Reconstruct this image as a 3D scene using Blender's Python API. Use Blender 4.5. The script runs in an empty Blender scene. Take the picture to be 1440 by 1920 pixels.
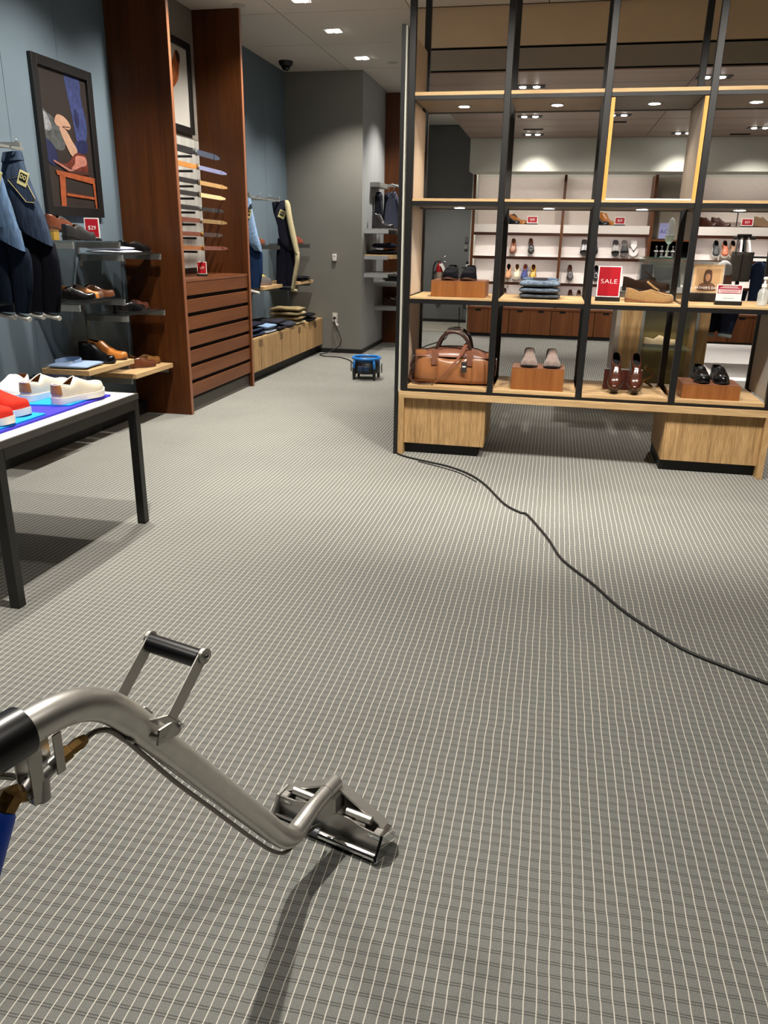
import bpy, bmesh, math, random
from mathutils import Vector, Matrix
random.seed(7)
PI = math.pi
sc = bpy.context.scene
COL = sc.collection

# ---------------------------------------------------------------- camera
cam = bpy.data.cameras.new('camera')
cam.sensor_fit = 'VERTICAL'; cam.sensor_height = 36.0
cam.lens = 36.0 * 1457.7 / 1920.0
cam.clip_start = 0.02; cam.clip_end = 60
camo = bpy.data.objects.new('camera', cam); COL.objects.link(camo)
rt = Vector((0.97824433, 0.20679408, 0.01656001))
up = -Vector((0.08345946, -0.31921161, -0.94400131))
bk = -Vector((-0.18992773, 0.92484602, -0.32952587))
M = Matrix((rt, up, bk)).transposed().to_4x4(); M.translation = (0, 0, 1.44)
camo.matrix_world = M
sc.camera = camo

# ---------------------------------------------------------------- world, exposure
w = bpy.data.worlds.new('world'); sc.world = w; w.use_nodes = True
w.node_tree.nodes['Background'].inputs[0].default_value = (0.9, 0.92, 1, 1)
w.node_tree.nodes['Background'].inputs[1].default_value = 0.05
sc.view_settings.view_transform = 'Standard'; sc.view_settings.look = 'None'
sc.view_settings.gamma = 1.0; sc.view_settings.use_curve_mapping = False
sc.view_settings.exposure = 2.0
sc.cycles.use_denoising = True
sc.cycles.max_bounces = 6; sc.cycles.diffuse_bounces = 4; sc.cycles.glossy_bounces = 3
sc.cycles.transmission_bounces = 6; sc.cycles.transparent_max_bounces = 8
sc.cycles.caustics_reflective = False; sc.cycles.caustics_refractive = False
sc.cycles.sample_clamp_indirect = 4.0

WARM = (1.0, 0.90, 0.76)
NEUT = (1.0, 0.945, 0.86)
# rows of ceiling downlights: (x, y, power, aim x, aim y, aim z)
ROW_A = [(-2.32, 9.62, 60, -2.75), (-2.32, 8.42, 55, -3.2), (-2.32, 7.38, 60, -3.2), (-2.32, 6.18, 70, -3.3), (-2.32, 4.98, 80, -3.3), (-2.32, 3.78, 75, -2.9), (-1.5, 2.45, 125, -1.0), (-2.32, 0.5, 35, -2.0)]
ROW_B = [(0.1, 3.7, 95, (0.1, 5.3, 0.7)), (1.3, 3.5, 105, (1.2, 5.3, 0.7)), (-0.9, 3.9, 70, (-0.75, 5.3, 0.7)), (0.9, 1.2, 32, (0.7, 1.6, 0)), (-1.9, 13.6, 60, (-1.9, 14.2, 0)), (-1.62, 11.0, 60, (-2.4, 11.0, 1.2))]  # last two: unseen lamps added to brighten the door wall and side wall

# ---------------------------------------------------------------- colours
def lin(c):
    return tuple(((v/255.0)/12.92 if v/255.0 <= 0.04045 else (((v/255.0)+0.055)/1.055)**2.4) for v in c)
MATS = {}
def nodes(name):
    m = bpy.data.materials.new(name); m.use_nodes = True
    nt = m.node_tree; b = nt.nodes['Principled BSDF']
    return m, nt, b
def mat(name, col, rough=0.6, metal=0.0, var=0.0, scale=30.0, bump=0.0, spec=None, stretch=(1, 1, 1), emit=0.0, coat=0.0, sheen=0.0):
    """plain colour with a little procedural variation and relief; col in sRGB 0-255"""
    if name in MATS: return MATS[name]
    m, nt, b = nodes(name); c = lin(col)
    if spec is None: spec = 0.12 if rough >= 0.85 else 0.25 if rough >= 0.7 else 0.5
    b.inputs['Base Color'].default_value = (*c, 1)
    b.inputs['Roughness'].default_value = rough; b.inputs['Metallic'].default_value = metal
    b.inputs['Specular IOR Level'].default_value = spec
    if coat: b.inputs['Coat Weight'].default_value = coat
    if sheen: b.inputs['Sheen Weight'].default_value = sheen
    if emit:
        b.inputs['Emission Color'].default_value = (*c, 1); b.inputs['Emission Strength'].default_value = emit
    if var or bump:
        tc = nt.nodes.new('ShaderNodeTexCoord'); mp = nt.nodes.new('ShaderNodeMapping')
        mp.inputs['Scale'].default_value = stretch
        nz = nt.nodes.new('ShaderNodeTexNoise'); nz.inputs['Scale'].default_value = scale; nz.inputs['Detail'].default_value = 4
        nt.links.new(tc.outputs['Object'], mp.inputs['Vector']); nt.links.new(mp.outputs[0], nz.inputs['Vector'])
        if var:
            rp = nt.nodes.new('ShaderNodeValToRGB')
            rp.color_ramp.elements[0].position = 0.3; rp.color_ramp.elements[1].position = 0.7
            rp.color_ramp.elements[0].color = (*[v*(1-var) for v in c], 1)
            rp.color_ramp.elements[1].color = (*[min(1, v*(1+var)) for v in c], 1)
            nt.links.new(nz.outputs['Fac'], rp.inputs[0]); nt.links.new(rp.outputs[0], b.inputs['Base Color'])
        if bump:
            bp = nt.nodes.new('ShaderNodeBump'); bp.inputs['Strength'].default_value = bump; bp.inputs['Distance'].default_value = 0.002
            nt.links.new(nz.outputs['Fac'], bp.inputs['Height']); nt.links.new(bp.outputs[0], b.inputs['Normal'])
    MATS[name] = m; return m
def wood(name, c1, c2, axis=2, scale=14.0, rough=0.45, spread=(0.35, 0.65), fine=0.35):
    """grain running along one axis: broad streaks plus fine pores"""
    if name in MATS: return MATS[name]
    m, nt, b = nodes(name)
    tc = nt.nodes.new('ShaderNodeTexCoord'); mp = nt.nodes.new('ShaderNodeMapping')
    s = [1, 1, 1]; s[axis] = 0.05
    mp.inputs['Scale'].default_value = s
    n1 = nt.nodes.new('ShaderNodeTexNoise'); n1.inputs['Scale'].default_value = scale; n1.inputs['Detail'].default_value = 3; n1.inputs['Distortion'].default_value = 0.6
    n2 = nt.nodes.new('ShaderNodeTexNoise'); n2.inputs['Scale'].default_value = scale*9; n2.inputs['Detail'].default_value = 2
    nt.links.new(tc.outputs['Object'], mp.inputs['Vector'])
    nt.links.new(mp.outputs[0], n1.inputs['Vector']); nt.links.new(mp.outputs[0], n2.inputs['Vector'])
    mx = nt.nodes.new('ShaderNodeMix'); mx.data_type = 'FLOAT'; mx.inputs[0].default_value = fine
    nt.links.new(n1.outputs['Fac'], mx.inputs[2]); nt.links.new(n2.outputs['Fac'], mx.inputs[3])
    rp = nt.nodes.new('ShaderNodeValToRGB')
    rp.color_ramp.elements[0].position = spread[0]; rp.color_ramp.elements[1].position = spread[1]
    rp.color_ramp.elements[0].color = (*lin(c1), 1); rp.color_ramp.elements[1].color = (*lin(c2), 1)
    nt.links.new(mx.outputs[0], rp.inputs[0]); nt.links.new(rp.outputs[0], b.inputs['Base Color'])
    b.inputs['Roughness'].default_value = rough; b.inputs['Specular IOR Level'].default_value = 0.28
    bp = nt.nodes.new('ShaderNodeBump'); bp.inputs['Strength'].default_value = 0.08; bp.inputs['Distance'].default_value = 0.001
    nt.links.new(n2.outputs['Fac'], bp.inputs['Height']); nt.links.new(bp.outputs[0], b.inputs['Normal'])
    MATS[name] = m; return m
def emission(name, col, strength):
    if name in MATS: return MATS[name]
    m = bpy.data.materials.new(name); m.use_nodes = True; nt = m.node_tree; nt.nodes.clear()
    e = nt.nodes.new('ShaderNodeEmission'); o = nt.nodes.new('ShaderNodeOutputMaterial')
    e.inputs[0].default_value = (*col, 1); e.inputs[1].default_value = strength
    nt.links.new(e.outputs[0], o.inputs[0]); MATS[name] = m; return m
def glass(name, tint=(235, 248, 242), alpha=0.16, rough=0.02):
    """thin sheet glass: mostly clear with a reflective, faintly tinted film"""
    if name in MATS: return MATS[name]
    m, nt, b = nodes(name)
    b.inputs['Base Color'].default_value = (*lin(tint), 1); b.inputs['Roughness'].default_value = rough
    b.inputs['Alpha'].default_value = alpha; b.inputs['Specular IOR Level'].default_value = 0.8
    MATS[name] = m; return m

def carpet():
    m, nt, b = nodes('striped_carpet')
    L = nt.links.new; N = nt.nodes.new
    tc = N('ShaderNodeTexCoord'); wn = N('ShaderNodeTexNoise'); wn.inputs['Scale'].default_value = 9; wn.inputs['Detail'].default_value = 3
    L(tc.outputs['Object'], wn.inputs['Vector'])
    sep = N('ShaderNodeSeparateXYZ'); L(tc.outputs['Object'], sep.inputs[0])
    def mth(op, a, bb=None, cl=False):
        n = N('ShaderNodeMath'); n.operation = op; n.use_clamp = cl
        for i, v in enumerate((a, bb)):
            if v is None: continue
            if isinstance(v, (int, float)): n.inputs[i].default_value = v
            else: L(v, n.inputs[i])
        return n.outputs[0]
    wob = mth('MULTIPLY', mth('SUBTRACT', wn.outputs['Fac'], 0.5), 0.008)
    wobs = wob
    def line(coord, pitch, off, half, soft):
        f = mth('FRACT', mth('DIVIDE', mth('ADD', mth('ADD', coord, wobs), 100*pitch + off), pitch))
        d = mth('MULTIPLY', mth('ABSOLUTE', mth('SUBTRACT', f, 0.5)), pitch)
        return mth('SUBTRACT', 1.0, mth('DIVIDE', mth('SUBTRACT', d, half), soft), True)   # 1 on the line
    white = line(sep.outputs[0], 0.0253, 0.004, 0.0008, 0.0006)
    d1 = line(sep.outputs[1], 0.0320, 0.0, 0.0007, 0.0007)
    d2 = line(sep.outputs[1], 0.0320, 0.0062, 0.0007, 0.0007)
    dark = mth('MAXIMUM', d1, d2)
    # loop pile
    fz = N('ShaderNodeTexNoise'); fz.inputs['Scale'].default_value = 420; fz.inputs['Detail'].default_value = 2
    L(tc.outputs['Object'], fz.inputs['Vector'])
    bz = N('ShaderNodeTexNoise'); bz.inputs['Scale'].default_value = 1.1; bz.inputs['Detail'].default_value = 3
    L(tc.outputs['Object'], bz.inputs['Vector'])
    rp = N('ShaderNodeValToRGB'); rp.color_ramp.elements[0].position = 0.25; rp.color_ramp.elements[1].position = 0.75
    rp.color_ramp.elements[0].color = (*lin((104, 105, 101)), 1); rp.color_ramp.elements[1].color = (*lin((146, 146, 140)), 1)
    L(fz.outputs['Fac'], rp.inputs[0])
    big = N('ShaderNodeMix'); big.data_type = 'RGBA'; big.blend_type = 'MULTIPLY'; big.inputs[0].default_value = 0.35
    r2 = N('ShaderNodeValToRGB'); r2.color_ramp.elements[0].position = 0.35; r2.color_ramp.elements[1].position = 0.65
    r2.color_ramp.elements[0].color = (0.62, 0.62, 0.66, 1); r2.color_ramp.elements[1].color = (1, 1, 1, 1)
    L(bz.outputs['Fac'], r2.inputs[0]); L(rp.outputs[0], big.inputs[6]); L(r2.outputs[0], big.inputs[7])
    m1 = N('ShaderNodeMix'); m1.data_type = 'RGBA'; L(mth('MULTIPLY', dark, 0.8), m1.inputs[0]); L(big.outputs[2], m1.inputs[6]); m1.inputs[7].default_value = (*lin((66, 65, 62)), 1)
    m2 = N('ShaderNodeMix'); m2.data_type = 'RGBA'; L(mth('MULTIPLY', white, 0.9), m2.inputs[0]); L(m1.outputs[2], m2.inputs[6]); m2.inputs[7].default_value = (*lin((216, 211, 198)), 1)
    L(m2.outputs[2], b.inputs['Base Color']); b.inputs['Roughness'].default_value = 0.95; b.inputs['Specular IOR Level'].default_value = 0.1
    bp = N('ShaderNodeBump'); bp.inputs['Strength'].default_value = 0.35; bp.inputs['Distance'].default_value = 0.003
    L(fz.outputs['Fac'], bp.inputs['Height']); L(bp.outputs[0], b.inputs['Normal'])
    return m

# ---------------------------------------------------------------- mesh helpers
class MB:
    """collects geometry for ONE mesh object"""
    def __init__(s): s.v = []; s.f = []
    def add(s, verts, faces):
        n = len(s.v); s.v += [tuple(p) for p in verts]; s.f += [tuple(i+n for i in f) for f in faces]; return s
    def box(s, x0, x1, y0, y1, z0, z1):
        if x0 > x1: x0, x1 = x1, x0
        if y0 > y1: y0, y1 = y1, y0
        if z0 > z1: z0, z1 = z1, z0
        return s.add([(x0,y0,z0),(x1,y0,z0),(x1,y1,z0),(x0,y1,z0),(x0,y0,z1),(x1,y0,z1),(x1,y1,z1),(x0,y1,z1)],
                     [(0,3,2,1),(4,5,6,7),(0,1,5,4),(1,2,6,5),(2,3,7,6),(3,0,4,7)])
    def rings(s, rings, closed=True, cap=True, loop=False):
        n = len(rings[0]); vs = [p for r in rings for p in r]; fs = []
        R = len(rings)
        for i in range(R if loop else R-1):
            j = (i+1) % R
            for k in range(n if closed else n-1):
                k2 = (k+1) % n
                fs.append((i*n+k, i*n+k2, j*n+k2, j*n+k))
        if cap and not loop and closed:
            fs.append(tuple(reversed(range(n)))); fs.append(tuple((R-1)*n+k for k in range(n)))
        return s.add(vs, fs)
    def cyl(s, p0, p1, r0, r1=None, n=16):
        r1 = r0 if r1 is None else r1
        return s.tube([p0, p1], [r0, r1], n)
    def tube(s, pts, r, n=10, flat=1.0, loop=False, upv=None):
        pts = [Vector(p) for p in pts]; rs = r if isinstance(r, (list, tuple)) else [r]*len(pts)
        rings = []; u = None
        for i, p in enumerate(pts):
            if loop: t = pts[(i+1) % len(pts)] - pts[i-1]
            else: t = pts[min(i+1, len(pts)-1)] - pts[max(i-1, 0)]
            t.normalize()
            if u is None:
                a = Vector(upv) if upv else (Vector((0,0,1)) if abs(t.z) < 0.9 else Vector((1,0,0)))
                u = (a - t*a.dot(t)).normalized()
            else: u = (u - t*u.dot(t)).normalized()
            b = t.cross(u)
            rings.append([tuple(p + (u*math.cos(2*PI*k/n)*flat + b*math.sin(2*PI*k/n))*rs[i]) for k in range(n)])
        return s.rings(rings, True, True, loop)
    def band(s, pts, wvec, th):
        """flat strap along pts: wvec(s) = width vector, th thickness"""
        pts = [Vector(p) for p in pts]; rings = []
        for i, p in enumerate(pts):
            t = (pts[min(i+1, len(pts)-1)] - pts[max(i-1, 0)]).normalized()
            wv = Vector(wvec[i] if isinstance(wvec, list) else wvec)
            nn = t.cross(wv).normalized()*th/2
            rings.append([tuple(p-wv/2-nn), tuple(p+wv/2-nn), tuple(p+wv/2+nn), tuple(p-wv/2+nn)])
        return s.rings(rings)
    def lathe(s, prof, n=20, c=(0,0,0), axis='z'):
        rings = []
        for r, z in prof:
            ring = []
            for k in range(n):
                a = 2*PI*k/n; x, y = r*math.cos(a), r*math.sin(a)
                q = {'z': (x, y, z), 'x': (z, x, y), 'y': (y, z, x)}[axis]
                ring.append((q[0]+c[0], q[1]+c[1], q[2]+c[2]))
            rings.append(ring)
        return s.rings(rings)
    def prism(s, poly, v):
        """poly: list of 3d points, extruded by v"""
        n = len(poly); v = Vector(v)
        a = [tuple(p) for p in poly]; b = [tuple(Vector(p)+v) for p in poly]
        return s.add(a+b, [tuple(reversed(range(n))), tuple(range(n, 2*n))] + [(k, (k+1) % n, n+(k+1) % n, n+k) for k in range(n)])
    def xf(s, m):
        s.v = [tuple(m @ Vector(p)) for p in s.v]; return s
    def mesh(s, name, m, smooth=False, bevel=0.0, seg=2, sub=0, angle=None):
        me = bpy.data.meshes.new(name); me.from_pydata(s.v, [], s.f)
        bm = bmesh.new(); bm.from_mesh(me)
        if sub or smooth or bevel: bmesh.ops.remove_doubles(bm, verts=bm.verts, dist=1e-5)
        bmesh.ops.recalc_face_normals(bm, faces=bm.faces)
        if bevel:
            bmesh.ops.bevel(bm, geom=list(bm.edges)+list(bm.verts), offset=bevel, segments=seg, affect='EDGES', profile=0.6, clamp_overlap=True)
        bm.to_mesh(me); bm.free()
        if smooth or (bevel and seg > 1):
            for p in me.polygons: p.use_smooth = True
            if smooth is not True or angle:
                me.set_sharp_from_angle(angle=math.radians(angle or 50))
        me.materials.append(m)
        return me
    def build(s, name, m, parent=None, smooth=False, bevel=0.0, seg=2, angle=None, sub=0, off=None):
        if off is not None: s.v = [(x-off[0], y-off[1], z-off[2]) for x, y, z in s.v]
        o = bpy.data.objects.new(name, s.mesh(name, m, smooth, bevel, seg, sub, angle)); COL.objects.link(o)
        if parent: o.parent = parent
        if sub:
            md = o.modifiers.new('subdivision', 'SUBSURF'); md.levels = sub; md.render_levels = sub
        return o
def tag(o, label=None, cat=None, group=None, kind=None):
    if label: o['label'] = label
    if cat: o['category'] = cat
    if group: o['group'] = group
    if kind: o['kind'] = kind
    return o
def thing(name, label, cat, loc=(0,0,0), rz=0.0, group=None, rx=0.0, ry=0.0):
    o = bpy.data.objects.new(name, None); COL.objects.link(o); o.empty_display_size = 0.05
    o.location = loc; o.rotation_euler = (rx, ry, rz)
    return tag(o, label, cat, group)
def struct(name, mb, m, **k):
    o = mb.build(name, m, **k); o['kind'] = 'structure'; return o
def inst(name, me, parent, loc=(0,0,0), rot=(0,0,0), scale=None):
    o = bpy.data.objects.new(name, me); COL.objects.link(o); o.parent = parent; o.location = loc; o.rotation_euler = rot
    if scale: o.scale = scale
    return o
def copy_tree(o, parent=None):
    c = o.copy(); COL.objects.link(c); c.parent = parent
    for ch in list(o.children): copy_tree(ch, c)
    return c
def text(name, body, size, m, parent, loc, rot=(PI/2, 0, 0), ext=0.0004, align='CENTER', sx=1.0, thin=0.0):
    cu = bpy.data.curves.new(name, 'FONT'); cu.body = body; cu.size = size; cu.extrude = ext; cu.align_x = align; cu.align_y = 'CENTER'
    cu.resolution_u = 3; cu.offset = -thin
    o = bpy.data.objects.new(name, cu); dg = bpy.context.evaluated_depsgraph_get()
    COL.objects.link(o); bpy.context.view_layer.update()
    me = bpy.data.meshes.new_from_object(o.evaluated_get(bpy.context.evaluated_depsgraph_get()))
    bpy.data.objects.remove(o); bpy.data.curves.remove(cu)
    me.materials.clear(); me.materials.append(m)
    return inst(name, me, parent, loc, rot, (sx, 1, 1))
def spot(parent, loc, aim, power, size=95, blend=0.7, r=0.05, col=NEUT):
    l = bpy.data.lights.new('spot_light', 'SPOT'); l.energy = power; l.spot_size = math.radians(size); l.spot_blend = blend
    l.shadow_soft_size = r; l.color = col
    o = bpy.data.objects.new('spot_light', l); COL.objects.link(o); o.parent = parent
    d = Vector(aim) - Vector(loc)
    o.rotation_euler = d.to_track_quat('-Z', 'Y').to_euler()
    o.location = Vector(loc) - (parent.location if parent else Vector((0,0,0)))
    return o
def catmull(pts, n=8, loop=False):
    P = [Vector(p) for p in pts]; out = []
    m = len(P)
    for i in range(m if loop else m-1):
        if loop: p0, p1, p2, p3 = P[i-1], P[i], P[(i+1) % m], P[(i+2) % m]
        else: p0, p1, p2, p3 = P[max(i-1,0)], P[i], P[i+1], P[min(i+2, m-1)]
        for k in range(n):
            t = k/n
            out.append(0.5*((2*p1) + (-p0+p2)*t + (2*p0-5*p1+4*p2-p3)*t*t + (-p0+3*p1-3*p2+p3)*t**3))
    if not loop: out.append(P[-1])
    return out

# ================================================================ materials shared by the setting
BLUE = mat('blue_grey_wall_paint', (96, 110, 120), 0.75, var=0.04, scale=3)
GREY = mat('grey_wall_paint', (122, 121, 115), 0.8, var=0.03, scale=3)
LGREY = mat('light_grey_wall_panel', (150, 153, 154), 0.55, var=0.03, scale=3)
DGREY = mat('dark_grey_wall_paint', (104, 105, 104), 0.75, var=0.03, scale=3)
CEIL = mat('ceiling_board', (205, 198, 190), 0.9, var=0.02, scale=60, bump=0.05)
BEIGE = mat('beige_bulkhead_paint', (216, 196, 168), 0.85, var=0.03, scale=3)
SOFF = mat('pale_soffit_paint', (196, 196, 186), 0.8, var=0.02, scale=3)
BLK = mat('black_powder_coat', (18, 17, 17), 0.42)
KICK = mat('black_kick_board', (16, 15, 15), 0.6)
DKBAND = mat('dark_taupe_band', (152, 146, 136), 0.6)
VOID = mat('dark_reveal', (14, 13, 12), 0.8)
CHERRY = wood('cherry_veneer', (62, 31, 11), (88, 48, 19), 2, 9, 0.42)
CHERRYH = wood('cherry_veneer_lengthwise', (100, 56, 29), (120, 72, 40), 1, 9, 0.4)
CHERRYF = wood('cherry_veneer_far', (86, 48, 24), (108, 64, 34), 2, 9, 0.45)
CEDGE = mat('cherry_edge_band_lit', (140, 88, 60), 0.35)  # paler than the panels: light on their front edges put into the colour
OAK = wood('oak_veneer', (166, 134, 94), (206, 174, 128), 0, 22, 0.5)
OAKV = wood('oak_veneer_upright', (148, 116, 76), (196, 160, 112), 2, 26, 0.5, (0.38, 0.62), 0.5)
OAKY = wood('oak_veneer_depthwise', (168, 136, 96), (206, 172, 126), 1, 22, 0.5)
PLANK = wood('brown_ceiling_plank', (140, 120, 108), (160, 138, 124), 0, 6, 0.42, (0.2, 0.8), 0.2)
STEEL = mat('brushed_steel', (176, 176, 172), 0.34, 0.9, var=0.06, scale=40, stretch=(1, 0.05, 1))
DSTEEL = mat('grey_steel_bracket', (140, 140, 136), 0.38, 0.45)
WHITE = mat('white_laminate', (232, 230, 224), 0.5)
LINEN = mat('pale_linen_panel', (212, 200, 190), 0.85, var=0.06, scale=120, stretch=(0.1, 1, 1), bump=0.1)
CREAMP = mat('cream_side_panel', (205, 188, 168), 0.7, var=0.04, scale=60, bump=0.05)
GLASS = glass('clear_sheet_glass')
GREDGE = glass('glass_edge', (140, 185, 170), 0.7)
LAMP = emission('lamp_lens', (1.0, 0.96, 0.9), 14.0)
LAMPDIM = emission('lamp_lens_soft', (1.0, 0.95, 0.88), 3.0)
STRIP = emission('shelf_light_strip', (1.0, 0.95, 0.92), 4.0)
STRIP_W = emission('cabinet_light_strip', (1.0, 0.93, 0.82), 4.0)

# ================================================================ floor, walls, ceiling
struct('floor', MB().box(-3.6, 4.6, -3.0, 15.15, -0.08, 0.0), carpet())
CZ = 3.37

def panel_run(wall, axis, at, lo, hi, step, first, z0, z1, th, m, name='wall_panel', gap=0.004):
    """upright panels side by side on a wall, shared mesh per width"""
    y = first; cuts = [lo]
    while y < hi:
        if y > lo + 0.02: cuts.append(y)
        y += step
    cuts.append(hi)
    for a, b in zip(cuts, cuts[1:]):
        mb = MB()
        if axis == 'x': mb.box(at-th, at, a+gap/2, b-gap/2, z0, z1)
        else: mb.box(a+gap/2, b-gap/2, at, at+th, z0, z1)
        o = mb.build(name, m, wall)
ft = struct('floor_tiled_strip', MB().box(-2.459, -1.362, 13.35, 14.99, 0.0, 0.003), mat('tile_grout', (120, 116, 108), 0.8))
for tx in range(2):
    for ty in range(3):
        MB().box(-2.459+0.549*tx+0.002, -2.459+0.549*(tx+1)-0.002, 13.352+0.545*ty, 13.352+0.545*(ty+1)-0.004, 0.003, 0.008).build('floor_tile', mat('beige_tile', (150, 146, 134), 0.45, var=0.05, scale=3), ft)
wl = struct('wall_left', MB().box(-3.60, -3.468, -3.0, 15.15, 0, CZ+0.1), VOID)
panel_run(wl, 'x', -3.45, -3.0, 6.10, 0.61, -3.0+0.0+ (6.05+3.0) % 0.61, 0.0, CZ, 0.016, BLUE)
panel_run(wl, 'x', -3.45, 7.58, 10.27, 0.60, 7.70, 0.0, CZ, 0.016, BLUE)
struct('baseboard_left', MB().box(-3.45, -3.36, -3.0, 6.098, 0, 0.10), KICK)

wb = struct('wall_back_alcove', MB().box(-3.467, -2.461, 10.27, 10.40, 0, CZ+0.05), GREY)
struct('baseboard_back_alcove', MB().box(-3.05, -2.455, 10.255, 10.27, 0, 0.055), KICK)
ws = struct('wall_left_far', MB().box(-2.62, -2.478, 10.40, 15.0, 0, CZ+0.05), VOID)
panel_run(ws, 'x', -2.46, 10.27, 15.0, 0.59, 10.39, 0.0, CZ, 0.018, LGREY)
struct('baseboard_left_far', MB().box(-2.459, -2.448, 10.27, 11.60, 0, 0.055), KICK)
wf = struct('wall_far', MB().box(-2.62, -1.3, 15.0, 15.15, 0, CZ+0.05), DGREY)
# flush door in the far wall
dr = struct('door_1', MB().box(-2.44, -1.64, 14.985, 14.9995, 0.06, 2.2), DGREY)
MB().box(-1.70, -1.57, 14.972, 14.9995, 1.0, 2.3).build('door_jamb', DGREY, dr)
MB().box(-1.66, -1.60, 14.955, 14.972, 1.43, 1.53).build('keypad', mat('keypad_grey', (80, 80, 80), 0.5), dr)
MB().box(-1.665, -1.605, 14.94, 14.972, 1.32, 1.37).build('door_handle', DSTEEL, dr)
struct('baseboard_far', MB().box(-2.44, -1.42, 14.97, 14.985, 0, 0.06), KICK)
struct('wall_right', MB().box(4.5, 4.65, -3.0, 15.15, 0, CZ+0.1), GREY)
struct('wall_rear', MB().box(-3.6, 4.65, -3.15, -3.0, 0, CZ+0.1), GREY)

# ceiling boards, 1.2 m module, with open joints
ce = struct('ceiling', MB().box(-3.6, 4.65, -3.15, 15.15, CZ+0.012, CZ+0.1), mat('ceiling_joint', (96, 92, 88), 0.9))
def ceil_tile(x0, x1, y0, y1):
    g = 0.004
    MB().box(x0+g, x1-g, y0+g, y1-g, CZ, CZ+0.0115).build('ceiling_board', CEIL, ce)
ys = [7.77+1.2*k for k in range(-9, 7)]; xs = [-3.6, -2.64, -1.44, -0.24, 0.96, 2.16, 3.36, 4.5]
for y0, y1 in zip(ys, ys[1:]):
    for x0, x1 in zip(xs, xs[1:]):
        if y0 > 7.7 and x0 > -1.5: continue
        ceil_tile(x0, x1, max(y0, -3.0), min(y1, 15.0))
# bulkhead over the back room and its brown plank ceiling
bh = struct('trim_1', MB().box(-1.40, 4.5, 7.79, 8.1, 3.062, CZ), BEIGE)
struct('trim_2', MB().box(-1.40, 4.5, 7.815, 8.1, 3.042, 3.0615), VOID)
struct('trim_3', MB().box(-1.40, 4.5, 7.79, 8.1, 2.882, 3.0415), DKBAND)
bc = struct('ceiling_back_room', MB().box(-1.37, 4.5, 7.795, 12.95, 2.868, 2.8815), VOID)
pm = {}
for k in range(8):
    y0 = 7.79 + 0.577*k; y1 = y0 + 0.577
    for x0, x1 in ((-1.37, 1.06), (1.06, 3.49), (3.49, 4.5)):
        MB().box(x0+0.004, x1-0.004, y0+0.005, min(y1, 12.9)-0.005, 2.858, 2.8678).build('ceiling_plank', PLANK, bc)
sf = struct('wall_soffit', MB().box(-1.36, 4.5, 12.41, 12.95, 2.42, 2.8575), SOFF)
struct('wall_shelving_return', MB().box(-1.36, -1.30, 12.96, 15.0, 0, 2.86), SOFF)
struct('wall_shelving_back', MB().box(-1.30, 4.5, 13.42, 13.55, 0, 2.86), SOFF)

# ================================================================ ceiling fixtures
def downlight(x, y, z, power, label, aim=None, size=100, vis=True, r=0.05, group=None, col=NEUT, aimed=0.0):
    """square recessed double lamp; the spot sits just under the lens"""
    t = thing('ceiling_downlight', label, 'downlight', (x, y, z), 0.0, group)
    fr = MB()
    s, wd = 0.085, 0.012
    for a in (-1, 1):
        fr.box(a*s-wd/2*(1+a) if a > 0 else -s, a*s if a > 0 else -s+wd, -s, s, -0.006, 0.0)
        fr.box(-s+wd, s-wd, s-wd if a > 0 else -s, s if a > 0 else -s+wd, -0.006, 0.0)
    fr.build('frame', WHITE, t)
    MB().box(-s+wd, s-wd, -s+wd, s-wd, -0.002, -0.0005).build('recess', mat('lamp_recess', (70, 68, 66), 0.4), t)
    for a in (-1, 1):
        MB().lathe([(0.030, -0.016), (0.034, -0.010), (0.034, -0.002)], 16, (a*0.035, 0.0, 0)).build('lamp', LAMP if a > 0 else LAMPDIM, t, smooth=True, angle=40)
    ax, ay, az = aim or (x, y, 0)
    spot(t, (x+0.035, y, z-0.03), (ax, ay, az), power, size, 0.75, r, col)
    return t
NA = ['over the hanging jeans at the far alcove', 'over the oak bench', 'next to the belt cabinet, nearest one in view']
for i, (x, y, p, ax) in enumerate(ROW_A):
    lb = ['square ceiling downlight farthest back by the grey corner', 'square ceiling downlight second from the grey corner', 'square ceiling downlight third from the grey corner at the top edge'][i] if i < 3 else 'square ceiling downlight in the left row, %s from the grey corner' % ('fourth', 'fifth', 'sixth', 'seventh', 'eighth')[i-3]
    downlight(x, y, CZ, p, lb, r=0.03 if i == 6 else 0.05, aim=(ax, y-(0.2 if i == 6 else 0), 0.6 if i < 6 else 0), group=None if i < 3 else 'downlights out of view')
for (x, y, p, am), lb in zip(ROW_B, ('aimed at the middle of the bookcase', 'aimed at the right end of the bookcase', 'aimed at the left end of the bookcase', 'over the near carpet at right', 'added unseen to brighten the far door wall', 'added unseen to brighten the light grey wall with jackets')):
    downlight(x, y, CZ, p, 'square ceiling downlight ' + lb, aim=am, size=85, group='downlights out of view')
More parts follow.
